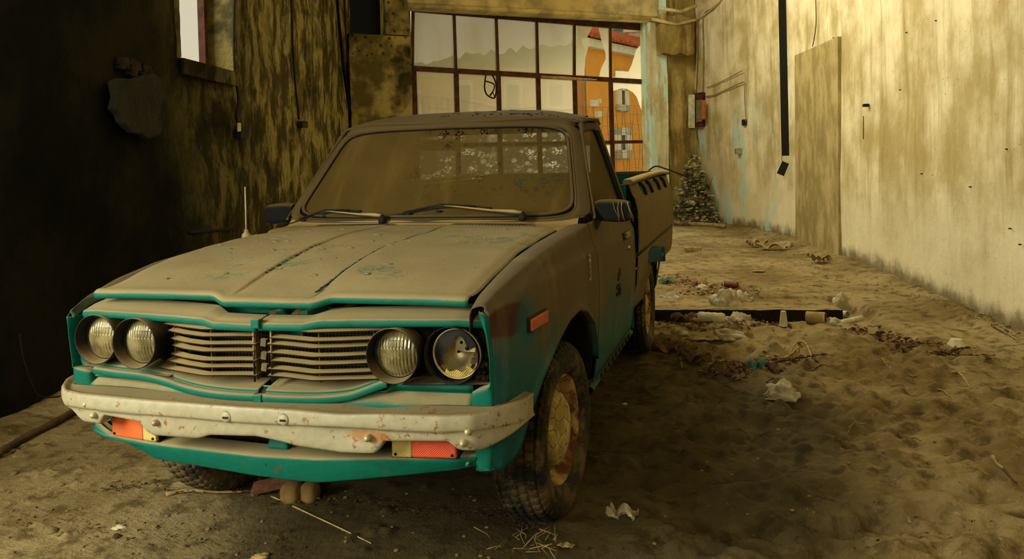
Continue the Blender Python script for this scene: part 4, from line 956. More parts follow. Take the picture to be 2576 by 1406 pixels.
def shell_half(s):
    P = []; x0, x1 = (.004, .712) if s > 0 else (.004, .722)
    for i in range(60):
        ax = x0+(x1-x0)*i/59; x = s*ax; y = sh_front(x); zt = I(ax, [0, .15, .20, .62, .69, .722], [.836, .838, .848, .856, .850, .835])+.002*s; back = I(ax, [0, .14, .22, .6, .72], [.075, .075, .11, .12, .12])
        zf = zt-.010; zk = I(ax, [0, .15, .20, .62, .69, .722], [.850, .853, .868, .882, .872, .850])
        P.append([(x, y+back, zk), (x, y+back*.5, (zk+zt)/2+.003), (x, y+.018, zt+.003), (x, y+.004, (zt+zf)/2+.004), (x, y, zf), (x, y+.002, zf-.008), (x, y+.008, zf-.012), (x, y+.03, zf-.012)])
    return net('grille_shell', np.array(P)[::-s], 90, 30, M_teal, TR, solid=.002)
sh_r = shell_half(1); sh_l = shell_half(-1)
# ends of the shell: curved cheek on the left only, the right one has broken away
P = []
for (x, z) in [(-.722, .835), (-.730, .80), (-.728, .75), (-.718, .70), (-.700, .668), (-.670, .652), (-.62, .645)]:
    P.append([(x+.002, .055, z), (x, .042, z), (x+.006, .034, z+.0), (x+.016, .038, z+.003), (x+.02, .07, z+.003)])
net('shell_cheek', P, 40, 12, M_teal, sh_l, solid=.002)
def lip(s, xs_, zs_):
    P = []
    for x, z in zip(xs_, zs_):
        y = sh_front(x)-.006; P.append([(s*x, y+.10, z+.030), (s*x, y+.05, z+.018), (s*x, y+.026, z+.012), (s*x, y+.024, z+.004), (s*x, y+.008, z+.004), (s*x, y, z-.002), (s*x, y+.001, z-.014), (s*x, y+.008, z-.018), (s*x, y+.03, z-.018)])
    return net('lower_lip', np.array(P)[::s], 60, 34, M_teal, sh_r if s > 0 else sh_l, solid=.002)
lip(-1, [.012, .10, .20, .28, .34, .40, .46, .55, .64], [.622, .622, .624, .630, .642, .652, .657, .660, .664])
lip(1, [.012, .10, .20, .28, .33, .37, .405], [.622, .622, .624, .632, .648, .664, .676])
for z, w in ((.838, .022), (.612, .026)):
    y = -.034; T(MB().box((0, y+.005, z), (.014, .012, .014)), 'centre_clip', M_teal, sh_r, smooth=False, bevel=.003)
# slats
SZ = [.817, .793, .771, .747, .722, .698, .677]
for s in (-1, 1):
    gr = T(MB().tube([(s*.03, -.004, .83), (s*.03, -.004, .655)], .003, 6), 'grille', M_grille)
    for xx, yy in ((.185, -.006), (.345, .03), (.028, -.008)): T(MB().box((s*xx, yy+.02, .745), (.002, .010, .085)), 'grille_stay', M_grille, gr, smooth=False)
    for j, z in enumerate(SZ):
        e = .0015*math.sin(j*3+s); x_in = (.018+.012*(j % 3 == 1)) if s > 0 else (.022+.008*(j % 2)); xo = [.372, .358, .350, .346, .350, .366, .395][j]+(.02 if s > 0 else .0)
        st_ = []
        for ax, yy in ((x_in, -.004), (.07, -.008), (.178, -.030), (.19, -.030), (.27, -.008), (xo, .030)):
            w = .024; st_.append([(s*ax, yy-.004, z+e-.0025), (s*ax, yy-.005, z+e+.001), (s*ax, yy+w, z+e+.0055), (s*ax, yy+w, z+e+.001)])
        mb = MB(); mb.grid(np.array(st_)[::s], cv=True); mb.add(st_[0], [(0, 1, 2, 3)]); T(mb, 'grille_slat', M_grille, gr, smooth=False)
for z in (.775, .735, .70): T(MB().box((.004, .0, z), (.009, .006, .011), ry=R(8)), 'broken_clip', M_grille, smooth=False)
# lamp pocket backing
for sx in (1, -1): T(MB().box((sx*.535, .10, .755), (.165, .006, .10)), 'lamp_panel', M_dark, smooth=False)
mb = MB(); mb.add([(-.70, .03, .668), (-.34, -.0, .655), (-.34, .10, .66), (-.70, .10, .67)], [(0, 1, 2, 3)]); T(mb, 'lamp_shelf', M_bezel, smooth=False, solid=.002)
mb = MB(); mb.add([(.45, .0, .668), (.70, .03, .672), (.70, .10, .672), (.45, .10, .668)], [(0, 1, 2, 3)]); T(mb, 'lamp_shelf', M_bezel, smooth=False, solid=.002)
# headlamps
def tilt(ax=0.): return (0, -1, 0)
def headlamp(x, y, z, broken=False):
    c = np.array([x, y, z]); A = (0.0, -1, 0)
    if not broken:
        h = T(MB().lathe([(.060, -.05), (.072, -.02), (.0735, .0), (.0705, .004), (.066, .004), (.066, -.004)], c, A, 48), 'headlamp', M_chrome if False else M_bezel)
        pr_ = [(.0, .021), (.012, .0205), (.024, .0190), (.036, .0160), (.048, .0115), (.058, .0055), (.066, -.001)]
        T(MB().lathe(pr_, c, A, 48), 'headlamp_lens', M_head, h)
        T(MB().lathe([(.069, -.045), (.073, -.01), (.0785, .025), (.0805, .040), (.0785, .043), (.0765, .040), (.0745, .020), (.0690, -.01)], c, A, 56), 'headlamp_bezel', M_bezel, h)
        return h
    h = T(MB().lathe([(.064, -.05), (.074, -.012), (.0755, .0), (.072, .004), (.069, .0)], c, A, 48), 'headlamp', M_dark); h['label'] = 'broken outer headlamp, its glass smashed out'
    T(MB().lathe([(.0, -.062), (.02, -.060), (.04, -.048), (.056, -.028), (.066, -.004)], c, A, 48), 'headlamp_reflector', M_reflect, h)
    T(MB().lathe([(.068, -.002), (.070, .006), (.0725, .006), (.0735, -.004)], c, A, 56), 'retaining_ring', simple('dusty_ring', col(178, 158, 104), .5, .3, 20), h)
    T(MB().box(tuple(c+[.015, .03, .022]), (.030, .004, .022)), 'bulb_shield', simple('pale_shield', col(196, 180, 126), .7), h, smooth=False)
    b = MB(); b.tube([c+[.018, .05, .018], c+[.022, .015, .012], c+[.03, .0, .016], c+[.026, .01, .03]], .0022, 6); b.tube([c+[-.006, .05, -.004], c+[-.004, .02, .0]], .004, 6); b.lathe([(0, .012), (.006, .010), (.007, 0)], c+[.022, .03, .010], A, 12); b.lathe([(0, .012), (.005, .010), (.006, 0)], c+[.004, .035, .026], A, 12); T(b, 'filament_post', M_black, h)
    def shard(a0, a1, r0f, mat, nm):
        V = []; n = 14
        for i in range(n+1):
            a = a0+(a1-a0)*i/n; r0 = r0f(i/n); V.append([c+[math.cos(a)*.067, -.002, math.sin(a)*.067], c+[math.cos(a)*r0, -.010, math.sin(a)*r0]])
        T(MB().grid(np.array(V)), nm, mat, h, smooth=False, solid=.002)
    shard(R(80), R(215), lambda f: .052-.026*math.sin(f*3.14)+.004*math.sin(f*17), M_dark, 'glass_shard'); shard(R(20), R(80), lambda f: .048-.006*math.sin(f*5), M_dark, 'glass_shard'); shard(R(235), R(318), lambda f: .050+.005*math.sin(f*11), M_clear, 'glass_shard')
    T(MB().lathe([(.075, -.04), (.079, .0), (.083, .02), (.081, .022), (.077, .0)], c+[-.012, -.0, -.003], A, 56), 'headlamp_bezel', M_dark, h)
    return h
headlamp(-.612, .040, .763); headlamp(-.440, .012, .762); headlamp(.436, .008, .757); headlamp(.610, .030, .757, True)
mb = MB(); rr = random.Random(8)
for k in range(26):
    a = rr.uniform(0, 2*math.pi); mb.box((.675+rr.uniform(-.03, .02), .05+rr.uniform(-.01, .03), .69+rr.uniform(-.02, .06)), (rr.uniform(.003, .012), .004, rr.uniform(.003, .014)), rz=a, ry=a)
mb.tube([(.693, .03, .845), (.702, .022, .82), (.706, .025, .78), (.712, .025, .73)], .004, 6); T(mb, 'torn_bracket', simple('rust_crust', col(70, 48, 22), .95, .5, 40), smooth=False)
# front apron between shell and bumper
P = []
for x in np.linspace(-.655, .655, 40):
    ax = abs(x); y = .018+.02*(ax/.65)**2; P.append([(x, y-.004, .668 if x > .40 else .640), (x, y-.006, .655 if x > .4 else .636), (x, y+.012, .640 if x > .4 else .632), (x, y+.004, .630), (x, y-.024, .604), (x, y-.01, .575), (x, y+.04, .545), (x, y+.06, .47)])
P = np.array(P); net('apron', P, 60, 34, M_teal, TR, solid=.003)
# --- bumper
def b_y(x):
    ax = abs(x); return I(ax, [0, .35, .60, .68, .735, .775, .795, .80], [-.115, -.105, -.085, -.062, -.015, .045, .10, .14])
def b_low(x): 
    k = [(-.80, .56), (-.70, .556), (-.66, .548), (-.625, .526), (-.605, .518), (-.532, .516), (-.520, .545), (-.375, .535), (-.352, .510), (-.33, .500), (-.17, .502), (-.125, .515), (.03, .522), (.11, .512), (.16, .502), (.30, .492), (.40, .494), (.418, .512), (.424, .528), (.615, .534), (.632, .514), (.65, .508), (.70, .506), (.76, .525), (.80, .55)]
    return I(x, [a for a, b in k], [b for a, b in k])
P = []
for x in np.concatenate([np.linspace(-.80, -.60, 16), np.linspace(-.59, .59, 110), np.linspace(.60, .80, 18)]):
    y = b_y(x); ax = abs(x); en = sst(.70, .80, ax); zl = b_low(x); n = (fbm(x*4+3, 1, 5)-.45)
    zt = .607+.006*sst(.3, .6, ax)+.004*en-.008*math.exp(-((x-.38)/.09)**2)+.002*math.sin(x*11); yb = .0+.02*ax; sgn = math.copysign(1, x); inn = sgn*(-.045)*en
    zf = .602+.006*en-.006*math.exp(-((x-.30)/.1)**2); zm = .568-.005*en
    xx = [x+inn, x+inn*.5, x, x, x, x, x, x+inn*.3]
    ys_ = [max(yb, y+.035), y+.03, y+.006, y-.001, y-.001, y+.010+.012*math.exp(-((x-.33)/.07)**2), y+.016, y+.040]
    zs_ = [zt-.002, zt-.006, zf+.010, zf, zm+.006, zm-.008, zl+.006, zl+.004]
    P.append([(a, b, c) for a, b, c in zip(xx, ys_, zs_)])
bmp = net('front_bumper', P, 200, 44, M_bump, TR, solid=.004, lu=True)
def bump_pt(U, V, d=0.0):
    y = -.1
    for i in range(6): p = on(U, V, y=y); y = b_y(p[0])-.0
    return on(U, V, y=y-d)
for (u, v) in ((214, 1018), (232, 1046), (388, 1065), (922, 1104), (1175, 1087), (1163, 1117)):
    c = bump_pt(u, v)+[0, .012, 0]; T(MB().lathe([(0, .020), (.005, .0185), (.009, .014), (.0105, .008), (.011, -.004)], c, (0.05 if u < 900 else .1, -1, 0.05), 16), 'bumper_bolt', simple('dusty_bolt', col(196, 178, 128), .4, .3, 20, metal=.3) if u == 214 else bpy.data.materials['dusty_bolt'], bmp)
for (u, v) in ((571, 1047), (715, 1054)):
    c = bump_pt(u, v)+[0, .004, 0]; q = T(MB().lathe([(0, .012), (.013, .012), (.017, .008), (.020, 0), (.021, -.006)], c, (0, -1, 0), 20), 'plate_mount', M_bump, bmp); T(MB().box(tuple(c+[0, -.012, -.002]), (.009, .002, .0028)), 'mount_slot', M_black, q, smooth=False)
for (u, v) in ((468, 1034), (817, 1068)): T(MB().lathe([(0, .003), (.004, .003), (.005, 0)], bump_pt(u, v)+[0, .002, 0], (0, -1, 0), 12), 'bolt_hole', M_black, bmp)
T(MB().box(tuple(bump_pt(500, 1028)+[0, .001, 0]), (.0012, .002, .011), ry=R(6)), 'scratch', M_black, bmp, smooth=False)
# --- valance below the bumper
P = []
for x in np.linspace(-.665, .665, 70):
    ax = abs(x); y = I(ax, [0, .3, .5, .60, .665], [-.045, -.030, -.010, .008, .035]); zb = I(x, [-.665, -.60, -.52, -.40, -.15, .17, .19, .44, .66], [.478, .462, .438, .398, .386, .372, .372, .405, .432]); zt = I(x, [-.665, -.60, -.4, 0, .18, .4, .665], [.462, .456, .449, .446, .446, .458, .466])
    n = .006*math.sin(x*23)*0+(fbm(x*9, 2, 7)-.45)*.010
    P.append([(x, y+.075, zt+.008), (x, y+.05, zt+.006), (x, y+.014, zt+.003), (x, y+.002, zt-.002), (x, y, zt-.010), (x, y+.004, (zt+zb)/2), (x, y+.012, zb+.006), (x, y+.018, zb+n*.5), (x, y+.04, zb+.004)])
val = net('valance', P, 120, 40, M_teal, TR, solid=.003)
mb = MB(); P = [[(.035+.018*w, -.028+.03, z) for w in (-1.6, -1, 0, 1, 1.6)] for z in (.452, .49, .53)]
mb.hexa([(.0, -.005, .452), (.075, -.005, .452), (.075, .05, .452), (.0, .05, .452)], [(.018, .02, .54), (.055, .02, .54), (.055, .06, .54), (.018, .06, .54)]); T(mb, 'centre_post', M_teal, val, smooth=False, bevel=.008)
mb = MB(); mb.box((0, .10, .50), (.60, .01, .05)); mb.tube([(-.25, .04, .50), (.0, .03, .492), (.3, .05, .50)], .02, 8); T(mb, 'crossmember', M_under, val, smooth=False)
for (u, v) in ((671, 1163), (1177, 1168)): T(MB().lathe([(0, .008), (.006, .007), (.007, -.004)], on(u, v, y=-.036 if u < 900 else .022), (0, -1, 0), 12), 'screw', M_teal, val)
# --- turn signals
def signal(x0, x1, xm, z0, z1, y0, y1, mo):
    def quad(a, b, d): 
        ya = y0+(y1-y0)*(a-x0)/(x1-x0); yb = y0+(y1-y0)*(b-x0)/(x1-x0); return [(a, ya-d, z0), (b, yb-d, z0), (b, yb-d, z1), (a, ya-d, z1)], [(a, ya+.03, z0), (b, yb+.03, z0), (b, yb+.03, z1), (a, ya+.03, z1)]
    bk, ff = quad(x0-.004, x1+.004, .002), None; m = MB().hexa([(p[0], p[1], p[2]+(-.004 if i < 2 else .004)) for i, p in enumerate(bk[0])], bk[1]); h = T(m, 'turn_signal', M_dark, smooth=False)
    o_lo, o_hi = (x0, xm) if abs(x0) > abs(x1) else (xm, x1); c_lo, c_hi = (xm, x1) if abs(x0) > abs(x1) else (x0, xm)
    a, b = quad(o_lo, o_hi, .014); T(MB().hexa(a, b), 'orange_lens', mo, h, smooth=False, bevel=.005)
    a, b = quad(c_lo, c_hi, .014); T(MB().hexa(a, b), 'clear_lens', M_clear, h, smooth=False, bevel=.005)
    for xx in (x0+.012, x1-.012):
        for zz in (z0+.010,): 
            ya = y0+(y1-y0)*(xx-x0)/(x1-x0); T(MB().lathe([(0, .005), (.004, .004), (.0045, 0)], (xx, ya-.013, zz), (0, -1, 0), 10), 'lens_screw', M_dark, h)
def spt(u, v, y): return on(u, v, y=y)
signal(-.560, -.372, -.428, .456, .520, .012, -.014, M_orange); signal(.425, .612, .484, .466, .524, -.016, .008, M_red)
# --- wheels
def wheel(cx, cy, s, steer, front):
    Rt, Wd = .322, .094
    root = MB(); Pn = 420
    prof = [(.19, .055), (.20, .078), (.225, .092), (.26, .097), (.29, .092), (.306, .080), (.314, .068), (.318, .05), (.320, .03), (.321, .0)]
    full = prof+[(r_, -d) for r_, d in prof[-2::-1]]
    fp = cr(np.array(full), 110, linear=True); rows = []
    A = Vector((math.cos(steer)*s, math.sin(steer)*s, 0)) if s > 0 else Vector((-math.cos(steer), -math.sin(steer), 0))
    u_ = Vector((-A.y, A.x, 0)); w_ = Vector((0, 0, 1)); C = Vector((cx, cy, .316))
    for (r_, d) in fp:
        row = []
        for k in range(Pn):
            th = 2*math.pi*k/Pn; rr = r_; ad = abs(d)
            if r_ > .306:
                q = th*Rt/.036+(.5 if int((d+.2)/.034) % 2 else 0); lat = (d+.2)/.034
                gr = max(sst(.30, .5, abs((q % 1)-.5)), sst(.34, .5, abs((lat % 1)-.5))); rr = r_-.015*float(gr)
            elif r_ > .29: rr = r_-.005*float(sst(.3, .5, abs(((th*Rt/.034) % 1)-.5)))
            z = math.sin(th)*rr
            if z < -.300: z = -.300-(-.300-z)*.3; d2 = d*1.06
            else: d2 = d
            row.append(tuple(C+A*d2+u_*(math.cos(th)*rr)+w_*z))
        rows.append(row)
    ty = T(root.grid(np.array(rows), cv=True), 'wheel', M_tyre); ty['label'] = 'mud-caked road wheel'
    def nz(th, r_, d): return float((vn(th*4, r_*40, 4)-.5)*.008)
    rim = T(MB().lathe([(.196, .058), (.200, .070), (.194, .074), (.186, .066), (.176, .050), (.168, .030), (.160, .022), (.145, .030), (.125, .044), (.110, .048), (.100, .040), (.0, .036)], C, A, 60, nz), 'rim', M_rim, ty)
    if front:
        def nc(th, r_, d): return float((vn(th*3, r_*60, 9)-.5)*.014)
        T(MB().lathe([(.128, .040), (.124, .056), (.112, .066), (.085, .076), (.05, .082), (.02, .084), (.0, .084)], C, A, 60, nc), 'hub_cap', M_cap, rim)
    else: T(MB().lathe([(.07, .036), (.065, .07), (.04, .078), (0, .08)], C, A, 30), 'hub', M_rim, rim)
    T(MB().lathe([(.17, .0), (.19, -.05), (.0, -.05)], C, A, 30), 'brake_drum', M_under, rim)
    return ty
wheel(.672, .745, 1, R(-5.0), True); wheel(-.672, .745, -1, R(-5.0), True); wheel(.655, 3.30, 1, 0, False); wheel(-.655, 3.30, -1, 0, False)

# ------------------------------------------------------------------ fixtures and cables on the walls
def LWp(U, V, sh=.03): return onwall(LW, U, V, sh)
def RWp(U, V, sh=.03): return onwall(RW, U, V, sh)
def cable(name, pts, r, mat, label, n=40, cat='cable', f=LWp, sh=.04, n6=6):
    P = [f(u, v, sh) for u, v in pts]; return tag(MB().tube(cr(P, n), r, n6).obj(name, mat), label, cat)
M_cab = simple('old_black_cable', col(26, 22, 12), .8); M_cabp = simple('old_pale_cable', col(150, 130, 80), .8)
def slabon(name, quad, poly, sh, th, mat, label, cat, bev=.004, par=None):
    """flat slab standing proud of a wall, outline given along sight lines, real thickness th"""
    A = [onwall(poly, u, v, sh) for u, v in quad]; B = [onwall(poly, u, v, sh+th) for u, v in quad]
    c = sum(A)/len(A); d = None
    for a, b in zip(poly[:-1], poly[1:]):
        p, s_ = hitseg(quad[0][0], quad[0][1], a, b)
        if -.01 <= s_ <= 1.01: t = np.array(b)-np.array(a); d = np.array([t[1], -t[0]])/np.linalg.norm(t)
    if d is None: d = np.array([1., 0])
    if np.dot(d, CAMP[:2]-c[:2]) < 0: d = -d
    o = prism(MB(), A, (d[0]*th, d[1]*th, 0)).obj(name, mat, par, smooth=False, bevel=bev)
    return tag(o, label, cat) if par is None else o
cable('wall_cable', [(589, 0), (588, 90), (591, 180), (600, 250), (594, 290), (600, 318)], .012, M_cab, 'black cable running down from the ceiling to the socket below the side window')
so = slabon('wall_socket', [(592, 318), (612, 318), (612, 350), (592, 350)], LW, .02, .05, M_black, 'black wall socket with a pale face below the side window', 'socket')
slabon('socket_face', [(596, 309), (604, 309), (604, 331), (596, 331)], LW, .075, .01, simple('pale_socket_face', col(190, 180, 140)), None, None, par=so)
cable('wall_cable', [(733, 0), (736, 110), (742, 200), (748, 260), (752, 300)], .012, M_cab, 'black cable hanging down the left wall to a small dark box above the hood')
slabon('junction_box', [(748, 305), (762, 305), (762, 322), (748, 322)], LW, .02, .06, M_black, 'small dark junction box at the lower end of the middle left-wall cable', 'box')
cable('wall_pipe', [(848, 0), (856, 90), (868, 200), (884, 300)], .022, M_lw, 'thin plastered-over pipe nearest the corner pillar on the left wall', cat='pipe', sh=.05)
cable('wall_cable', [(866, 0), (872, 120), (884, 230), (890, 290)], .012, M_cab, 'dark cable beside the thin pipe next to the corner pillar')
cable('hanging_cable', [(50, 840), (60, 905), (86, 976), (104, 997), (144, 998), (170, 987), (205, 968)], .004, M_cab, 'thin pale cable drooping down the dark left wall to the floor', sh=.12)
slabon('slit_strip', [(470, 580), (574, 573), (576, 579), (471, 588)], LW, .0, .03, M_black, 'dark strip standing in for the slit in the left wall behind the aerial', 'slit')  # dark slab standing in for the groove cut in the wall
# a sheet of old plaster standing off the sooty wall, with brickwork showing along its edges
pp_ = [(268, 205), (285, 197), (320, 200), (346, 191), (372, 186), (392, 200), (400, 223), (395, 250), (387, 273), (380, 300), (392, 325), (386, 340), (355, 350), (340, 338), (319, 335), (305, 322), (291, 310), (284, 290), (268, 273), (276, 245)]
A = [LWp(u, v, .035) for u, v in pp_]; mb = MB(); prism(mb, A, (.05, .012, 0)); tag(mb.obj('plaster_sheet', simple('grey_brown_plaster', col(40, 38, 26), .95, .3, 5, .6, dist=.03), smooth=False, bevel=.008), 'ragged sheet of old grey plaster coming away from the dark left wall', 'plaster')
mb = MB(); rr = random.Random(4)
for k in range(16):
    u = 300+rr.uniform(0, 72); v = 150+(u-300)*.35+rr.uniform(0, 22); c = LWp(u, v, .02); mb.box(tuple(c), (.03, rr.uniform(.02, .05), rr.uniform(.015, .035)), rz=rr.uniform(-.4, .4), rx=rr.uniform(-.5, .5))
for k in range(12):
    c = LWp(390+rr.uniform(-4, 8), 235+k*8, .01); mb.box(tuple(c), (.025, rr.uniform(.02, .04), rr.uniform(.02, .035)), rx=rr.uniform(-.5, .5))
o = tag(mb.obj('exposed_rubble', simple('brown_rubble', col(48, 34, 18), .95, .4, 12, .6, dist=.02), smooth=False, bevel=.01), 'brown rubble stones showing where plaster fell off the dark left wall', 'rubble', kind='stuff')
# right wall
mbx = thing('meter_box', 'rusty open electric meter box with a white door beside the far right corner', 'meter box', tuple(RWp(1762, 278, .0)))
def onR(quad, sh, th, name, mat):
    o = slabon(name, quad, RW, sh, th, mat, None, None, par=mbx); return rel(o, mbx)
onR([(1746, 236), (1775, 232), (1775, 318), (1748, 320)], .0, .10, 'housing', simple('rust_red_box', col(92, 44, 26), .9, .4, 10))
onR([(1752, 252), (1767, 250), (1767, 306), (1753, 308)], .11, .02, 'meter_face', simple('grey_green_face', col(122, 116, 72), .8))
onR([(1770, 252), (1776, 252), (1775, 300), (1770, 301)], .12, .05, 'orange_strip', simple('orange_strip', col(196, 110, 50), .8))
a = RWp(1748, 322, .12); b = RWp(1748, 238, .12); c2 = ray(1731, 322); k = np.linalg.norm((a-CAMP)); 
dl = -CR_*.125; mb = MB(); prism(mb, [a, a+dl, b+dl, b], (0, -.02, 0)); rel(mb.obj('box_door', simple('white_enamel', col(206, 196, 154), .7, .2), mbx, smooth=False), mbx)
cable('wall_pipe', [(1812, 0), (1785, 28), (1757, 48), (1753, 60), (1753, 140), (1749, 232)], .018, M_beam, 'plastered pipe running from the ceiling down to the meter box', cat='pipe', f=RWp)
cable('wall_cable', [(1790, 22), (1769, 42), (1769, 120), (1768, 232)], .010, M_cabp, 'pale cable dropping beside the pipe into the meter box', f=RWp)
cable('wall_cable', [(1776, 243), (1800, 238), (1830, 224), (1866, 208), (1872, 212), (1874, 260), (1876, 305)], .010, M_cabp, 'loose cable crossing the right wall from the meter box down to a dark hole', f=RWp)
cable('wall_cable', [(1778, 220), (1800, 212), (1830, 198), (1866, 178)], .008, M_cabp, 'short upper cable stub sloping up the right wall from the meter box', f=RWp)
cable('wall_cable', [(1747, 322), (1754, 360), (1757, 420), (1760, 460), (1772, 500), (1786, 530)], .012, M_cabp, 'pale cable hanging from the meter box into the bush', f=RWp, sh=.1)
cable('wall_cable', [(2052, 0), (2053, 50), (2050, 85), (2044, 118)], .006, M_cab, 'thin broken wire on the right wall above the brown infill panel', f=RWp)
cable('wall_rod', [(2172, 292), (2172, 350)], .005, M_rustbar, 'thin rusty rod on the right wall under the small bracket', cat='rod', f=RWp, n=6)
def box_on(name, U, V, w, h, d, mat, label, cat):
    c = RWp(U, V, d); return tag(MB().box(tuple(c), (d, w, h), rz=R(12)).obj(name, mat, None, smooth=False, bevel=.004), label, cat)
box_on('wall_socket', 1872, 308, .07, .05, .03, M_dark, 'dark broken socket hole at the lower end of the loose right-wall cable', 'socket')
box_on('wall_bracket', 1857, 380, .06, .05, .05, M_chrome, 'small square metal bracket on the right wall between meter box and black post', 'bracket')
box_on('wall_bracket', 2178, 265, .022, .016, .03, M_dark, 'tiny dark metal bracket on the right wall right of the brown infill panel', 'bracket')
rr = random.Random(21)
for k, (u, v) in enumerate([(2094, 300), (2058, 155), (2280, 82), (2354, 52), (2264, 226), (2532, 375), (2318, 437), (2348, 440), (2540, 575), (2565, 615), (2096, 95), (2440, 470)]):
    c = RWp(u, v, .01); o = MB().lathe([(0, .010), (.004, .009), (.006, -.01)], c, (-1, 0, 0), 8).obj('nail', M_dark); tag(o, 'small rusty nail or chip in the pale right wall', 'nail', 'nails in the right wall')
# black hanging post with a wire loop and tag
sy = 7.4; pT = on(1966, 0, y=sy)+[0, 0, 1.2]; pB = on(1975, 392, y=sy); mb = MB(); wv = CR_*.040; wv[2] = 0
prism(mb, [pB-wv, pB+wv, pT+wv, pT-wv], (.01, .05, 0)); hp_ = tag(mb.obj('hanging_post', M_black, None, smooth=False, bevel=.004), 'straight black steel strip hanging down from the roof in front of the right wall', 'post')
mb = MB(); cc = on(1972, 400, y=sy+.02); mb.tube(cr([pB+[-.03, .02, .0], on(1966, 400, y=sy+.02), on(1968, 405, y=sy+.02), on(1976, 409, y=sy+.02)], 16), .0035, 6)
tagw = tag(mb.obj('wire_loop', M_cab), 'thin wire loop tied to the lower end of the black steel strip', 'wire')
mb = MB(); Q = [on(u, v, y=sy+.02) for u, v in ((1968, 405), (1985, 412), (1972, 443), (1954, 436))]; prism(mb, Q, (0, .02, 0)); tag(mb.obj('hanging_tag', M_black, None, smooth=False), 'small black plate dangling tilted below the black steel strip', 'plate')

# ------------------------------------------------------------------ bush, rubbish and stones on the floor
def leaves(seed, c, R3, n, size, mat, par, name='foliage'):
    rr = random.Random(seed); mb = MB(); V = []; F = []
    for k in range(n):
        while True:
            p = Vector((rr.uniform(-1, 1), rr.uniform(-1, 1), rr.uniform(-.05, 1)))
            if (p.x**2+p.y**2)**.5 < (1-.80*max(p.z, 0)**1.7)*(.72+.28*math.sin(p.z*9+p.x*5)*math.cos(p.y*6+2)): break
        q = Vector((c[0]+p.x*R3[0], c[1]+p.y*R3[1], c[2]+p.z*R3[2])); e = (Matrix.Rotation(rr.uniform(0, 6.3), 3, 'Z') @ Matrix.Rotation(rr.uniform(-1.1, 1.1), 3, 'X')); s_ = size*rr.uniform(.6, 1.3)
        L = [(-1, 0, 0), (-.35, -.55, .12), (.5, -.5, .1), (1.1, 0, -.1), (.5, .5, .1), (-.35, .55, .12), (0, 0, -.05)]
        o = len(V); V += [q+e @ (Vector(l)*s_) for l in L]; F += [(o+6, o+i, o+(i+1) % 6) for i in range(6)]
    mb.add(V, F); o = mb.obj(name, mat, par, smooth=False); o['kind'] = 'stuff'; return o
bc = G(1750, 566); bu = thing('bush', 'dusty grey-green leafy bush growing in the far right corner by the pillar', 'bush', (bc[0], bc[1], 0))
M_leaf = simple('dusty_leaf', col(190, 178, 124), .8, .5, 9)
rel(leaves(5, (bc[0]-.02, bc[1], 0.0), (.48, .36, 1.32), 2000, .055, M_leaf, bu), bu)
mb = MB(); rr = random.Random(6)
for k in range(22):
    a = rr.uniform(0, 6.3); r_ = rr.uniform(.1, .45); mb.tube([(bc[0], bc[1], 0), (bc[0]+math.cos(a)*r_*.5, bc[1]+math.sin(a)*r_*.4, .35), (bc[0]+math.cos(a)*r_, bc[1]+math.sin(a)*r_*.7, rr.uniform(.4, 1.0))], [.012, .008, .004], 5)
rel(mb.obj('stem', M_under, bu), bu)['kind'] = 'stuff'
M_plast = NT('crumpled_translucent_plastic'); _t = M_plast
_a = _t.bsdf(_t.mix(_t.rng(_t.noise(14, 4), .4, .6), col(170, 156, 110), col(224, 214, 172)), .28, _t.bump(_t.noise(26, 5, .7, dist=1.5), .7, .02), 0, .6)
_b = _t.n('ShaderNodeBsdfTranslucent', {'Color': col(220, 206, 160)}).outputs[0]; M_plast = _t.done(_t.n('ShaderNodeMixShader', {0: .35, 1: _a, 2: _b}).outputs[0])
M_plw = simple('dirty_white_plastic', col(204, 194, 152), .5, .2, 14, .3); M_card = simple('dusty_cardboard', col(166, 138, 84), .9, .25, 8); M_brown = simple('brown_scrap', col(112, 72, 36), .85, .35, 10)
M_stone = simple('dusty_stone', col(150, 128, 82), .95, .3, 16, .5); M_wood = simple('weathered_wood', col(168, 142, 88), .9, .3, 14); M_dkw = simple('dark_wood', col(84, 62, 32), .9, .3, 14)
M_can = simple('red_brown_can', col(110, 44, 30), .5, .3, 14); M_blue = simple('teal_scrap', col(70, 110, 90), .7, .3, 14)
def crumple(name, U, V, w, h, mat, label, cat, seed=0, flat=.6, dep=None, **kw):
    """irregular crumpled lump resting on the floor: w, h real size"""
    x, y, z = GG(U, V); w *= 1.4; h *= 1.5; bm = bmesh.new(); bmesh.ops.create_icosphere(bm, subdivisions=4, radius=1)
    rr = random.Random(seed); ph = [rr.uniform(0, 9) for _ in range(6)]; dep = dep or w*.7
    for v in bm.verts:
        p = v.co.copy(); n_ = abs(math.sin(p.x*4+ph[0])+math.sin(p.y*5+ph[1]+p.z*3)+math.sin(p.z*6+ph[2]+p.x*2))/3
        m = abs(math.sin(p.x*11+ph[3]+p.y*7)*math.sin(p.z*9+ph[4]-p.x*5)); s_ = .62+.42*n_+.16*m+.10*float(fbm(p.x*3+seed, p.y*3+p.z*2, seed))
        v.co = Vector((p.x*s_*w/2, p.y*s_*dep/2, max(p.z*s_*flat*1.6, -.25*flat)*h/2))
    zmin = min(v.co.z for v in bm.verts)
    for v in bm.verts: v.co.z -= zmin+.004
    me = bpy.data.meshes.new('m'); bm.to_mesh(me); bm.free(); o = link(name, me, mat, None, smooth=kw.get('smooth', True)); o.location = (x, y, z); o.rotation_euler[2] = kw.get('rz', rr.uniform(-.5, .5)); return tag(o, label, cat, kw.get('group'))
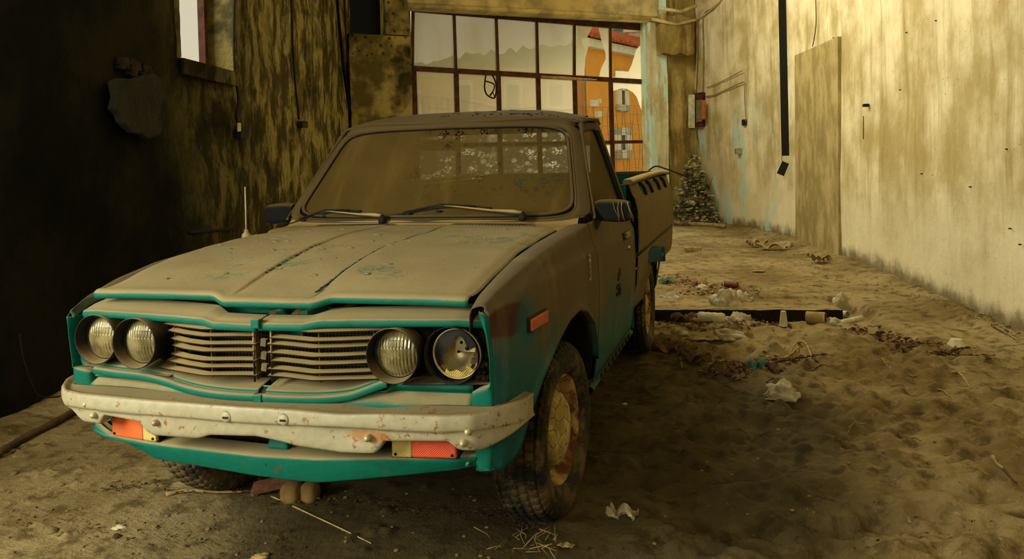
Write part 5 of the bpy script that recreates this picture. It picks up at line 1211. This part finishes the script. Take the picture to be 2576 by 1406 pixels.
def sheet(name, U, V, w, d, lift, mat, label, cat, seed=0, rz=0., group=None):
    """creased thin sheet or flake lying on the floor"""
    x, y, z = GG(U, V); P = []; rr = random.Random(seed); ph = [rr.uniform(0, 6) for _ in range(4)]
    for i in range(15):
        row = []
        for j in range(11):
            a = i/14-.5; b = j/10-.5; ed = 1+.14*math.sin(a*9+ph[0]+b*4)
            row.append((a*w*ed, b*d*(1+.16*math.sin(a*7+ph[1])), max(lift*(abs(math.sin(a*5+ph[2]))*.7+abs(math.sin(b*6+a*5+ph[3]))*.5), .0)+.002))
        P.append(row)
    o = link(name, pydata(*grid(P)), mat, None, solid=.0015, smooth=False); o.location = (x, y, z+.003); o.rotation_euler[2] = rz; return tag(o, label, cat, group)
def twig(name, uvs, r, mat, label, cat='stick', lift=.0, group=None, taper=.5):
    pts = []
    for i, (u, v) in enumerate(uvs): x, y, z = GG(u, v); pts.append((x, y, z+r*.8+lift*math.sin(math.pi*i/(len(uvs)-1)) if len(uvs) > 1 else z+r))
    n = 14; Pn = cr(np.array(pts), n); rs = [r*(1-(1-taper)*i/(n-1))*(1+.12*math.sin(i*2.1)) for i in range(n)]; return tag(MB().tube(Pn, rs, 7).obj(name, mat), label, cat, group)
twig('log', [(1698, 566), (1735, 568), (1785, 570), (1822, 575)], .045, M_wood, 'pale bare branch lying on the floor in front of the bush', 'branch', taper=.8)
x, y, z = GG(1743, 633); o = MB().box((0, 0, .03), (.11, .055, .03)).obj('brick', simple('dusty_brick', col(164, 134, 86), .95, .3, 20), None, smooth=False, bevel=.006); o.location = (x, y, z); o.rotation_euler[2] = .25; tag(o, 'loose brick lying alone on the floor beyond the pickup bed', 'brick')
sheet('tile_shard', 1908, 684, .13, .10, .01, M_stone, 'flat pale tile shard on the floor below the cardboard scraps', 'tile', 3)
sheet('cardboard', 1905, 622, .24, .16, .10, M_card, 'folded cardboard scrap at the foot of the black hanging post', 'cardboard', 5, .3)
sheet('cardboard', 1942, 630, .36, .18, .08, M_card, 'long flattened cardboard box beside the right wall', 'cardboard', 8, -.1)
crumple('plastic_bag', 1976, 622, .15, .12, M_plast, 'small white crumpled bag at the right end of the cardboard scraps', 'bag', 2)
sheet('cardboard', 2060, 662, .22, .18, .10, M_card, 'curled scrap leaning at the foot of the right wall below the infill panel', 'scrap', 14, .6)
def cyl(name, U, V, r, L, ax, mat, label, cat, taper=1.0, rings=0, hollow=False, par=None, lift=0, capm=None):
    x, y, z = GG(U, V); A = Vector(ax).normalized(); vert = abs(A.z) > .8; c = Vector((0, 0, 0 if vert else r))
    pr_ = [(0, 0), (r*.9, 0), (r, L*.03)]+[(r*(1+(taper-1)*i/12)*(1-.07*(rings and i % 3 == 0)), L*(.03+.94*i/12)) for i in range(13)]
    if not hollow: pr_ += [(r*taper*.88, L), (0, L)]
    else: pr_ += [(r*taper*.9, L), (r*taper*.86, L*.95), (r*.8, L*.05), (0, L*.05)]
    o = MB().lathe(pr_, c-(A*L/2 if not vert else Vector((0, 0, 0))), A, 28).obj(name, mat); o.location = (x, y, z+lift); return tag(o, label, cat)
cyl('drink_can', 1840, 724, .033, .13, (.95, -.25, 0), M_can, 'crushed red-brown drink can lying among leaves beyond the rear wheel', 'can', rings=1)
crumple('plastic_cup', 1768, 727, .10, .07, M_plw, 'small dirty white container left of the red-brown can', 'container', 31)
crumple('plastic_bag', 1694, 764, .20, .13, M_plast, 'pale crumpled bag on the floor right behind the rear wheel', 'bag', 3)
crumple('plastic_bag', 1828, 800, .22, .20, M_plast, 'largest crumpled clear plastic bag in the trench', 'bag', 4, .75)
crumple('plastic_bag', 1862, 806, .22, .12, M_plast, 'clear plastic bag spilling right of the largest one in the trench', 'bag', 5, .7)
crumple('plastic_bag', 1872, 790, .14, .13, M_plast, 'upper crumpled clear bag leaning on the trench edge', 'bag', 16, .8)
cyl('plastic_jug', 1790, 812, .045, .20, (.97, -.2, .0), M_plw, 'whitish plastic jug lying in the trench left of the clear bags', 'jug', rings=1)
cyl('plastic_cup', 1971, 815, .032, .115, (0, 0, 1), M_plw, 'white plastic cup standing upside down in the trench', 'cup', .62)
twig('straw', [(1905, 806), (1940, 806), (1978, 806)], .006, simple('pink_brown_straw', col(176, 120, 80)), 'thin pinkish drinking straw in front of the upturned cup', 'straw', .012, taper=1)
cyl('tin_can', 2052, 815, .045, .14, (-.97, .2, 0), M_card, 'open tin can lying on its side in the trench with a black mouth', 'can', 1., hollow=True)
x, y, z = GG(2052, 815); o = MB().lathe([(0, 0), (.042, 0), (.042, .004), (0, .004)], (0, 0, .045), (.97, -.2, 0), 24).obj('can_mouth', M_black, bpy.data.objects['tin_can']); o.location = (.072, -.012, 0)
crumple('paper_scrap', 2088, 818, .13, .08, M_plast, 'crumpled paper beside the mouth of the tin can', 'paper', 7)
cyl('plastic_bottle', 2136, 812, .026, .24, (.86, .5, .14), M_plw, 'long white plastic bottle leaning on the right end of the slab', 'bottle', .8)
cyl('plastic_cup', 2128, 800, .032, .09, (.3, -.9, .2), M_plw, 'white cup lying where the slab edge turns', 'cup', .8, hollow=True)
crumple('plastic_bag', 2116, 788, .12, .18, M_plast, 'narrow pale bag standing up behind the slab corner', 'bag', 9, .9, dep=.08)
bt = cyl('plastic_bottle', 1711, 846, .034, .17, (.55, -.84, .0), M_plast, 'clear ribbed plastic bottle lying beside the rear wheel', 'bottle', rings=1)
crumple('plastic_bag', 1832, 848, .18, .10, M_plast, 'small white bag on the sand in front of the trench', 'bag', 10, .5)
sheet('rag', 1765, 852, .26, .16, .03, M_card, 'flat dusty rag right of the clear ribbed bottle', 'rag', 3, .1)
sheet('cardboard', 1722, 812, .18, .14, .07, M_brown, 'upright torn red-brown and white cardboard at the left end of the trench', 'cardboard', 6, .2)
sheet('cardboard', 1752, 806, .18, .10, .08, M_card, 'torn pale cardboard piece leaning behind the red-brown one in the trench', 'cardboard', 9, .5)
sheet('rag', 1668, 872, .20, .12, .05, M_brown, 'brown crumpled rag touching the rear wheel', 'rag', 11, .0)
crumple('plastic_bag', 1967, 998, .135, .085, M_plast, 'clear crumpled plastic bag lying alone on the sand right of the truck', 'bag', 12, .8)
cyl('plastic_bowl', 2406, 872, .062, .045, (0, 0, 1), M_plw, 'white plastic bowl upside down near the right wall', 'bowl', .55)
sheet('plastic_sheet', 1566, 1312, .10, .07, .045, M_plast, 'torn pale plastic sheet on the shaded floor beside the front wheel', 'plastic', 13, .1)
sheet('teal_scrap', 1905, 935, .10, .08, .05, M_blue, 'teal scrap of packaging sticking out of the leaf heap', 'scrap', 17, .5)
sheet('teal_scrap', 1678, 712, .14, .10, .04, M_blue, 'pale teal rag among the leaves behind the rear wheel', 'scrap', 27, .5)
sheet('bark_piece', 1925, 920, .12, .07, .04, M_brown, 'curled red-brown leaf on top of the leaf heap', 'leaf', 18, .2)
sheet('leather_scrap', 1745, 915, .22, .10, .05, M_dkw, 'dark curled scrap at the edge of the truck shadow', 'scrap', 19, -.4)
twig('thin_stick', [(1710, 905), (1716, 932)], .005, M_wood, 'short pale stick beside the dark curled scrap', lift=.01)
for uv, lab in (([(1980, 905), (1995, 880), (2008, 852)], 'dry split stalk leaning left in the straw heap'), ([(2008, 858), (2025, 880), (2045, 903)], 'dry frayed stalk leaning right in the straw heap'), ([(1940, 902), (1975, 890), (2010, 886)], 'thin pale stalk lying under the two crossed ones')): twig('dry_stalk', uv, .009, M_wood, lab, 'stalk', .03)
twig('dark_branch', [(1950, 915), (2010, 908), (2080, 899)], .010, M_dkw, 'dark branch lying across the right end of the leaf heap', 'branch', .01)
twig('stick', [(2396, 940), (2415, 955), (2441, 977)], .008, M_wood, 'pale short stick on the sand below the white bowl')
twig('stick', [(2498, 1156), (2508, 1180), (2524, 1190)], .009, M_wood, 'pale stick near the right edge of the floor')
twig('stick', [(2524, 1190), (2546, 1210), (2560, 1218)], .005, M_dkw, 'darker twig continuing from the pale stick at the right edge')
twig('stick', [(2430, 875), (2455, 890), (2495, 900)], .007, M_wood, 'forked pale twig right of the white bowl')
twig('stick', [(2500, 822), (2530, 838), (2552, 848)], .006, M_dkw, 'thin dark twig at the foot of the right wall')
twig('split_stick', [(1425, 1262), (1430, 1252), (1440, 1226)], .007, M_wood, 'bent pale splinter standing beside the front wheel')
twig('split_stick', [(1424, 1263), (1436, 1264), (1448, 1264)], .005, M_wood, 'short pale splinter lying at the foot of the bent one')
twig('branch', [(418, 1248), (470, 1240), (540, 1243), (610, 1241)], .009, M_wood, 'knotted dry branch in front of the left front wheel', 'branch', .004)
twig('long_stick', [(682, 1243), (760, 1288), (850, 1330), (934, 1368)], .003, simple('pale_cane', col(186, 158, 94)), 'long thin pale cane on the floor in front of the truck', lift=.004, taper=.7)
x, y, z = GG(700, 1238); o = MB().box((0, 0, .04), (.10, .035, .008), rx=R(12), ry=R(-10)).obj('broken_board', simple('red_brown_board', col(112, 72, 42), .9, .3, 20), None, smooth=False); MB(); o.location = (x, y, z); o.rotation_euler[2] = .35; tag(o, 'broken red-brown board under the front of the truck', 'board')
twig('nailed_lath', [(660, 1236), (650, 1215), (637, 1200)], .006, M_dkw, 'short lath with a nail beside the broken board', 'lath', .03)
for (u, v, w, lab) in ((735, 1262, .075, 'left rounded yellow-brown block under the truck nose'), (780, 1258, .07, 'right rounded yellow-brown block under the truck nose')):
    x, y, z = GG(u, v); o = MB().box((0, 0, .035), (w*.5, .04, .038)).obj('stone_block', simple('yellow_brown_block', col(134, 104, 54), .95), None, smooth=True, bevel=.022); o.location = (x, y, z-.004); tag(o, lab, 'block')
twig('rusty_pipe', [(-20, 1160), (60, 1110), (130, 1072), (195, 1038), (262, 1004)], .020, M_dkw, 'long rusty pipe on the floor along the dark left wall', 'pipe', taper=1)
twig('stick', [(-5, 1152), (25, 1142), (48, 1131)], .008, M_dkw, 'short dark stick beside the rusty pipe')
sheet('paper_scrap', 1424, 1380, .05, .03, .01, M_wood, 'small pale chip on the floor in front of the front wheel', 'chip', 41)
def stone(U, V, s_, label, seed, mat=None, group=None, base=None):
    x, y, z = GG(U, V)
    if base is not None:
        o = base.copy(); COL.objects.link(o)
    else:
        bm = bmesh.new(); bmesh.ops.create_icosphere(bm, subdivisions=2, radius=1); rr = random.Random(seed)
        for v in bm.verts:
            k = .75+.5*float(vn(v.co.x*1.7+seed, v.co.y*1.7+v.co.z, seed)); v.co *= k; v.co.z *= .6
        me = bpy.data.meshes.new('m'); bm.to_mesh(me); bm.free(); o = link('stone', me, mat or M_stone, None, smooth=False)
    o.location = (x, y, z+s_*.25); o.scale = (s_, s_*.8, s_*.8); o.rotation_euler[2] = (seed*1.7) % 6.28; return tag(o, label, 'stone', group)
stone(35, 1194, .017, 'wedge-shaped pale stone at the left edge of the floor', 1); stone(152, 1222, .018, 'flat dark-edged stone on the left floor', 2); stone(134, 1338, .022, 'largest stone at the bottom left', 3); stone(150, 1345, .014, 'stone just right of the largest one at the bottom left', 4)
crumple('foam_scrap', 300, 1326, .042, .016, M_plw, 'small white torn scrap on the left floor', 'scrap', 51); stone(292, 1352, .017, 'dark rough stone below the white scrap', 5, M_dkw); stone(28, 1392, .013, 'chunk of stone at the bottom left corner', 6)
crumple('foam_scrap', 655, 1402, .05, .02, M_card, 'pale lump at the bottom edge in front of the truck', 'scrap', 52)
sheet('wood_chip', 292, 1212, .028, .018, .003, M_wood, 'flat pale chip near the left front wheel', 'chip', 61); sheet('wood_chip', 390, 1327, .018, .014, .003, M_wood, 'tiny pale chip right of the white scrap', 'chip', 62)
crumple('white_chip', 1572, 1014, .03, .015, M_plw, 'tiny white chip in the truck shadow', 'chip', 63)
rr = random.Random(12); bases = [stone(rr.uniform(60, 600), rr.uniform(1280, 1400), .008, 'small loose stone scattered on the dirt in the foreground', k+10, group='loose pebbles in the foreground') for k in range(4)]
for k in range(96):
    if k < 60: u = rr.uniform(0, 1250); v = rr.uniform(1230, 1404)
    else: u = rr.uniform(1500, 2560); v = rr.uniform(1000, 1400)
    if v > 1230 or u > 1480: stone(u, v, rr.uniform(.0035, .010), 'small loose stone scattered on the dirt in the foreground', k+20, group='loose pebbles in the foreground', base=bases[k % 4])
tb = []
for k in range(34):
    u = rr.choice([rr.uniform(1680, 2100), rr.uniform(1900, 2500)]); v = rr.uniform(690, 960) if u < 2100 else rr.uniform(820, 1150); a = rr.uniform(-.6, .6); L = rr.uniform(10, 26)
    twig('twig', [(u-L*math.cos(a), v-L*math.sin(a)*.4), (u, v), (u+L*math.cos(a), v+L*math.sin(a)*.4)], rr.uniform(.002, .005), rr.choice([M_wood, M_wood, M_dkw]), 'thin twig scattered in the rubbish on the floor', 'twig', .001, 'twigs in the rubbish')
# leaf litter nobody could count
def litter(regs, seed, mat, name, label, size):
    rr = random.Random(seed); V = []; F = []
    for (u0, v0, u1, v1, w, n) in regs:
        for k in range(n):
            f = rr.random(); u = u0+(u1-u0)*f+rr.gauss(0, w); v = v0+(v1-v0)*f+rr.gauss(0, w*.28); x, y, z = GG(u, v); z += rr.uniform(.002, .014)
            e = (Matrix.Rotation(rr.uniform(0, 6.3), 3, 'Z') @ Matrix.Rotation(rr.uniform(-.7, .7), 3, 'X')); s_ = size*rr.uniform(.4, 1.3); cu = rr.uniform(.1, .6)
            L = [(-1, 0, cu*.4), (-.3, -.4, cu), (.5, -.35, cu*.7), (1.1, 0, .1), (.5, .35, cu*.7), (-.3, .4, cu), (0, 0, 0)]
            o = len(V); q = Vector((x, y, z)); V += [q+e @ (Vector(l)*s_) for l in L]; F += [(o+6, o+i, o+(i+1) % 6) for i in range(6)]
    return tag(MB().add(V, F).obj(name, mat, None, smooth=False), label, 'leaves', kind='stuff')
litter([(1660, 700, 1880, 740, 22, 260), (1660, 815, 1990, 822, 16, 220), (1700, 740, 1900, 760, 30, 80), (1780, 930, 2060, 905, 14, 300), (1690, 860, 1860, 955, 20, 120), (2150, 835, 2480, 905, 16, 260), (2240, 860, 2290, 880, 20, 90)], 3, M_brown, 'leaf_litter', 'dry brown leaves and crumbs heaped over the floor beyond the truck', .020)
litter([(1660, 690, 1880, 745, 30, 130), (1660, 815, 1990, 822, 16, 120), (1780, 930, 2060, 905, 20, 120), (2150, 835, 2480, 905, 18, 120), (2060, 690, 2500, 790, 14, 120), (1900, 640, 2250, 720, 16, 60), (2440, 780, 2576, 850, 10, 80)], 4, M_wood, 'straw_litter', 'pale straw and wood crumbs strewn over the floor beyond the truck', .016)
litter([(420, 1240, 640, 1240, 10, 120), (260, 1235, 420, 1215, 12, 70), (640, 1250, 1250, 1300, 30, 200), (0, 1300, 700, 1390, 60, 120), (1230, 1290, 1400, 1350, 18, 120), (1500, 1380, 2500, 1330, 60, 80)], 5, M_dkw, 'bark_litter', 'dark bark crumbs on the floor in front of the truck', .008)
# cobwebbed straw round the front wheel
mb = MB(); rr = random.Random(15)
for k in range(22):
    x = .64+rr.uniform(-.1, .16); y = .42+rr.uniform(-.04, .10); mb.tube([(x, y, .01), (x+rr.uniform(-.03, .03), y+rr.uniform(-.03, .03), rr.uniform(.01, .05)), (x+rr.uniform(-.07, .07), y+rr.uniform(-.05, .05), rr.uniform(.0, .06))], .0014, 4)
tag(mb.obj('dry_grass', M_wood), 'wisps of dry grass caught under the near front wheel', 'grass', kind='stuff')

# put the origin of every single-mesh thing at its base
for o in list(COL.objects):
    if o.type == 'MESH' and o.parent is None and o.get('label') and o.location.length < 1e-6:
        co = np.empty(len(o.data.vertices)*3); o.data.vertices.foreach_get('co', co); co = co.reshape(-1, 3); b = np.array([co[:, 0].mean(), co[:, 1].mean(), co[:, 2].min()])
        o.data.vertices.foreach_set('co', (co-b).ravel()); o.data.update(); o.location = b
        for c in o.children: c.matrix_parent_inverse = Matrix.Translation(-Vector(b))
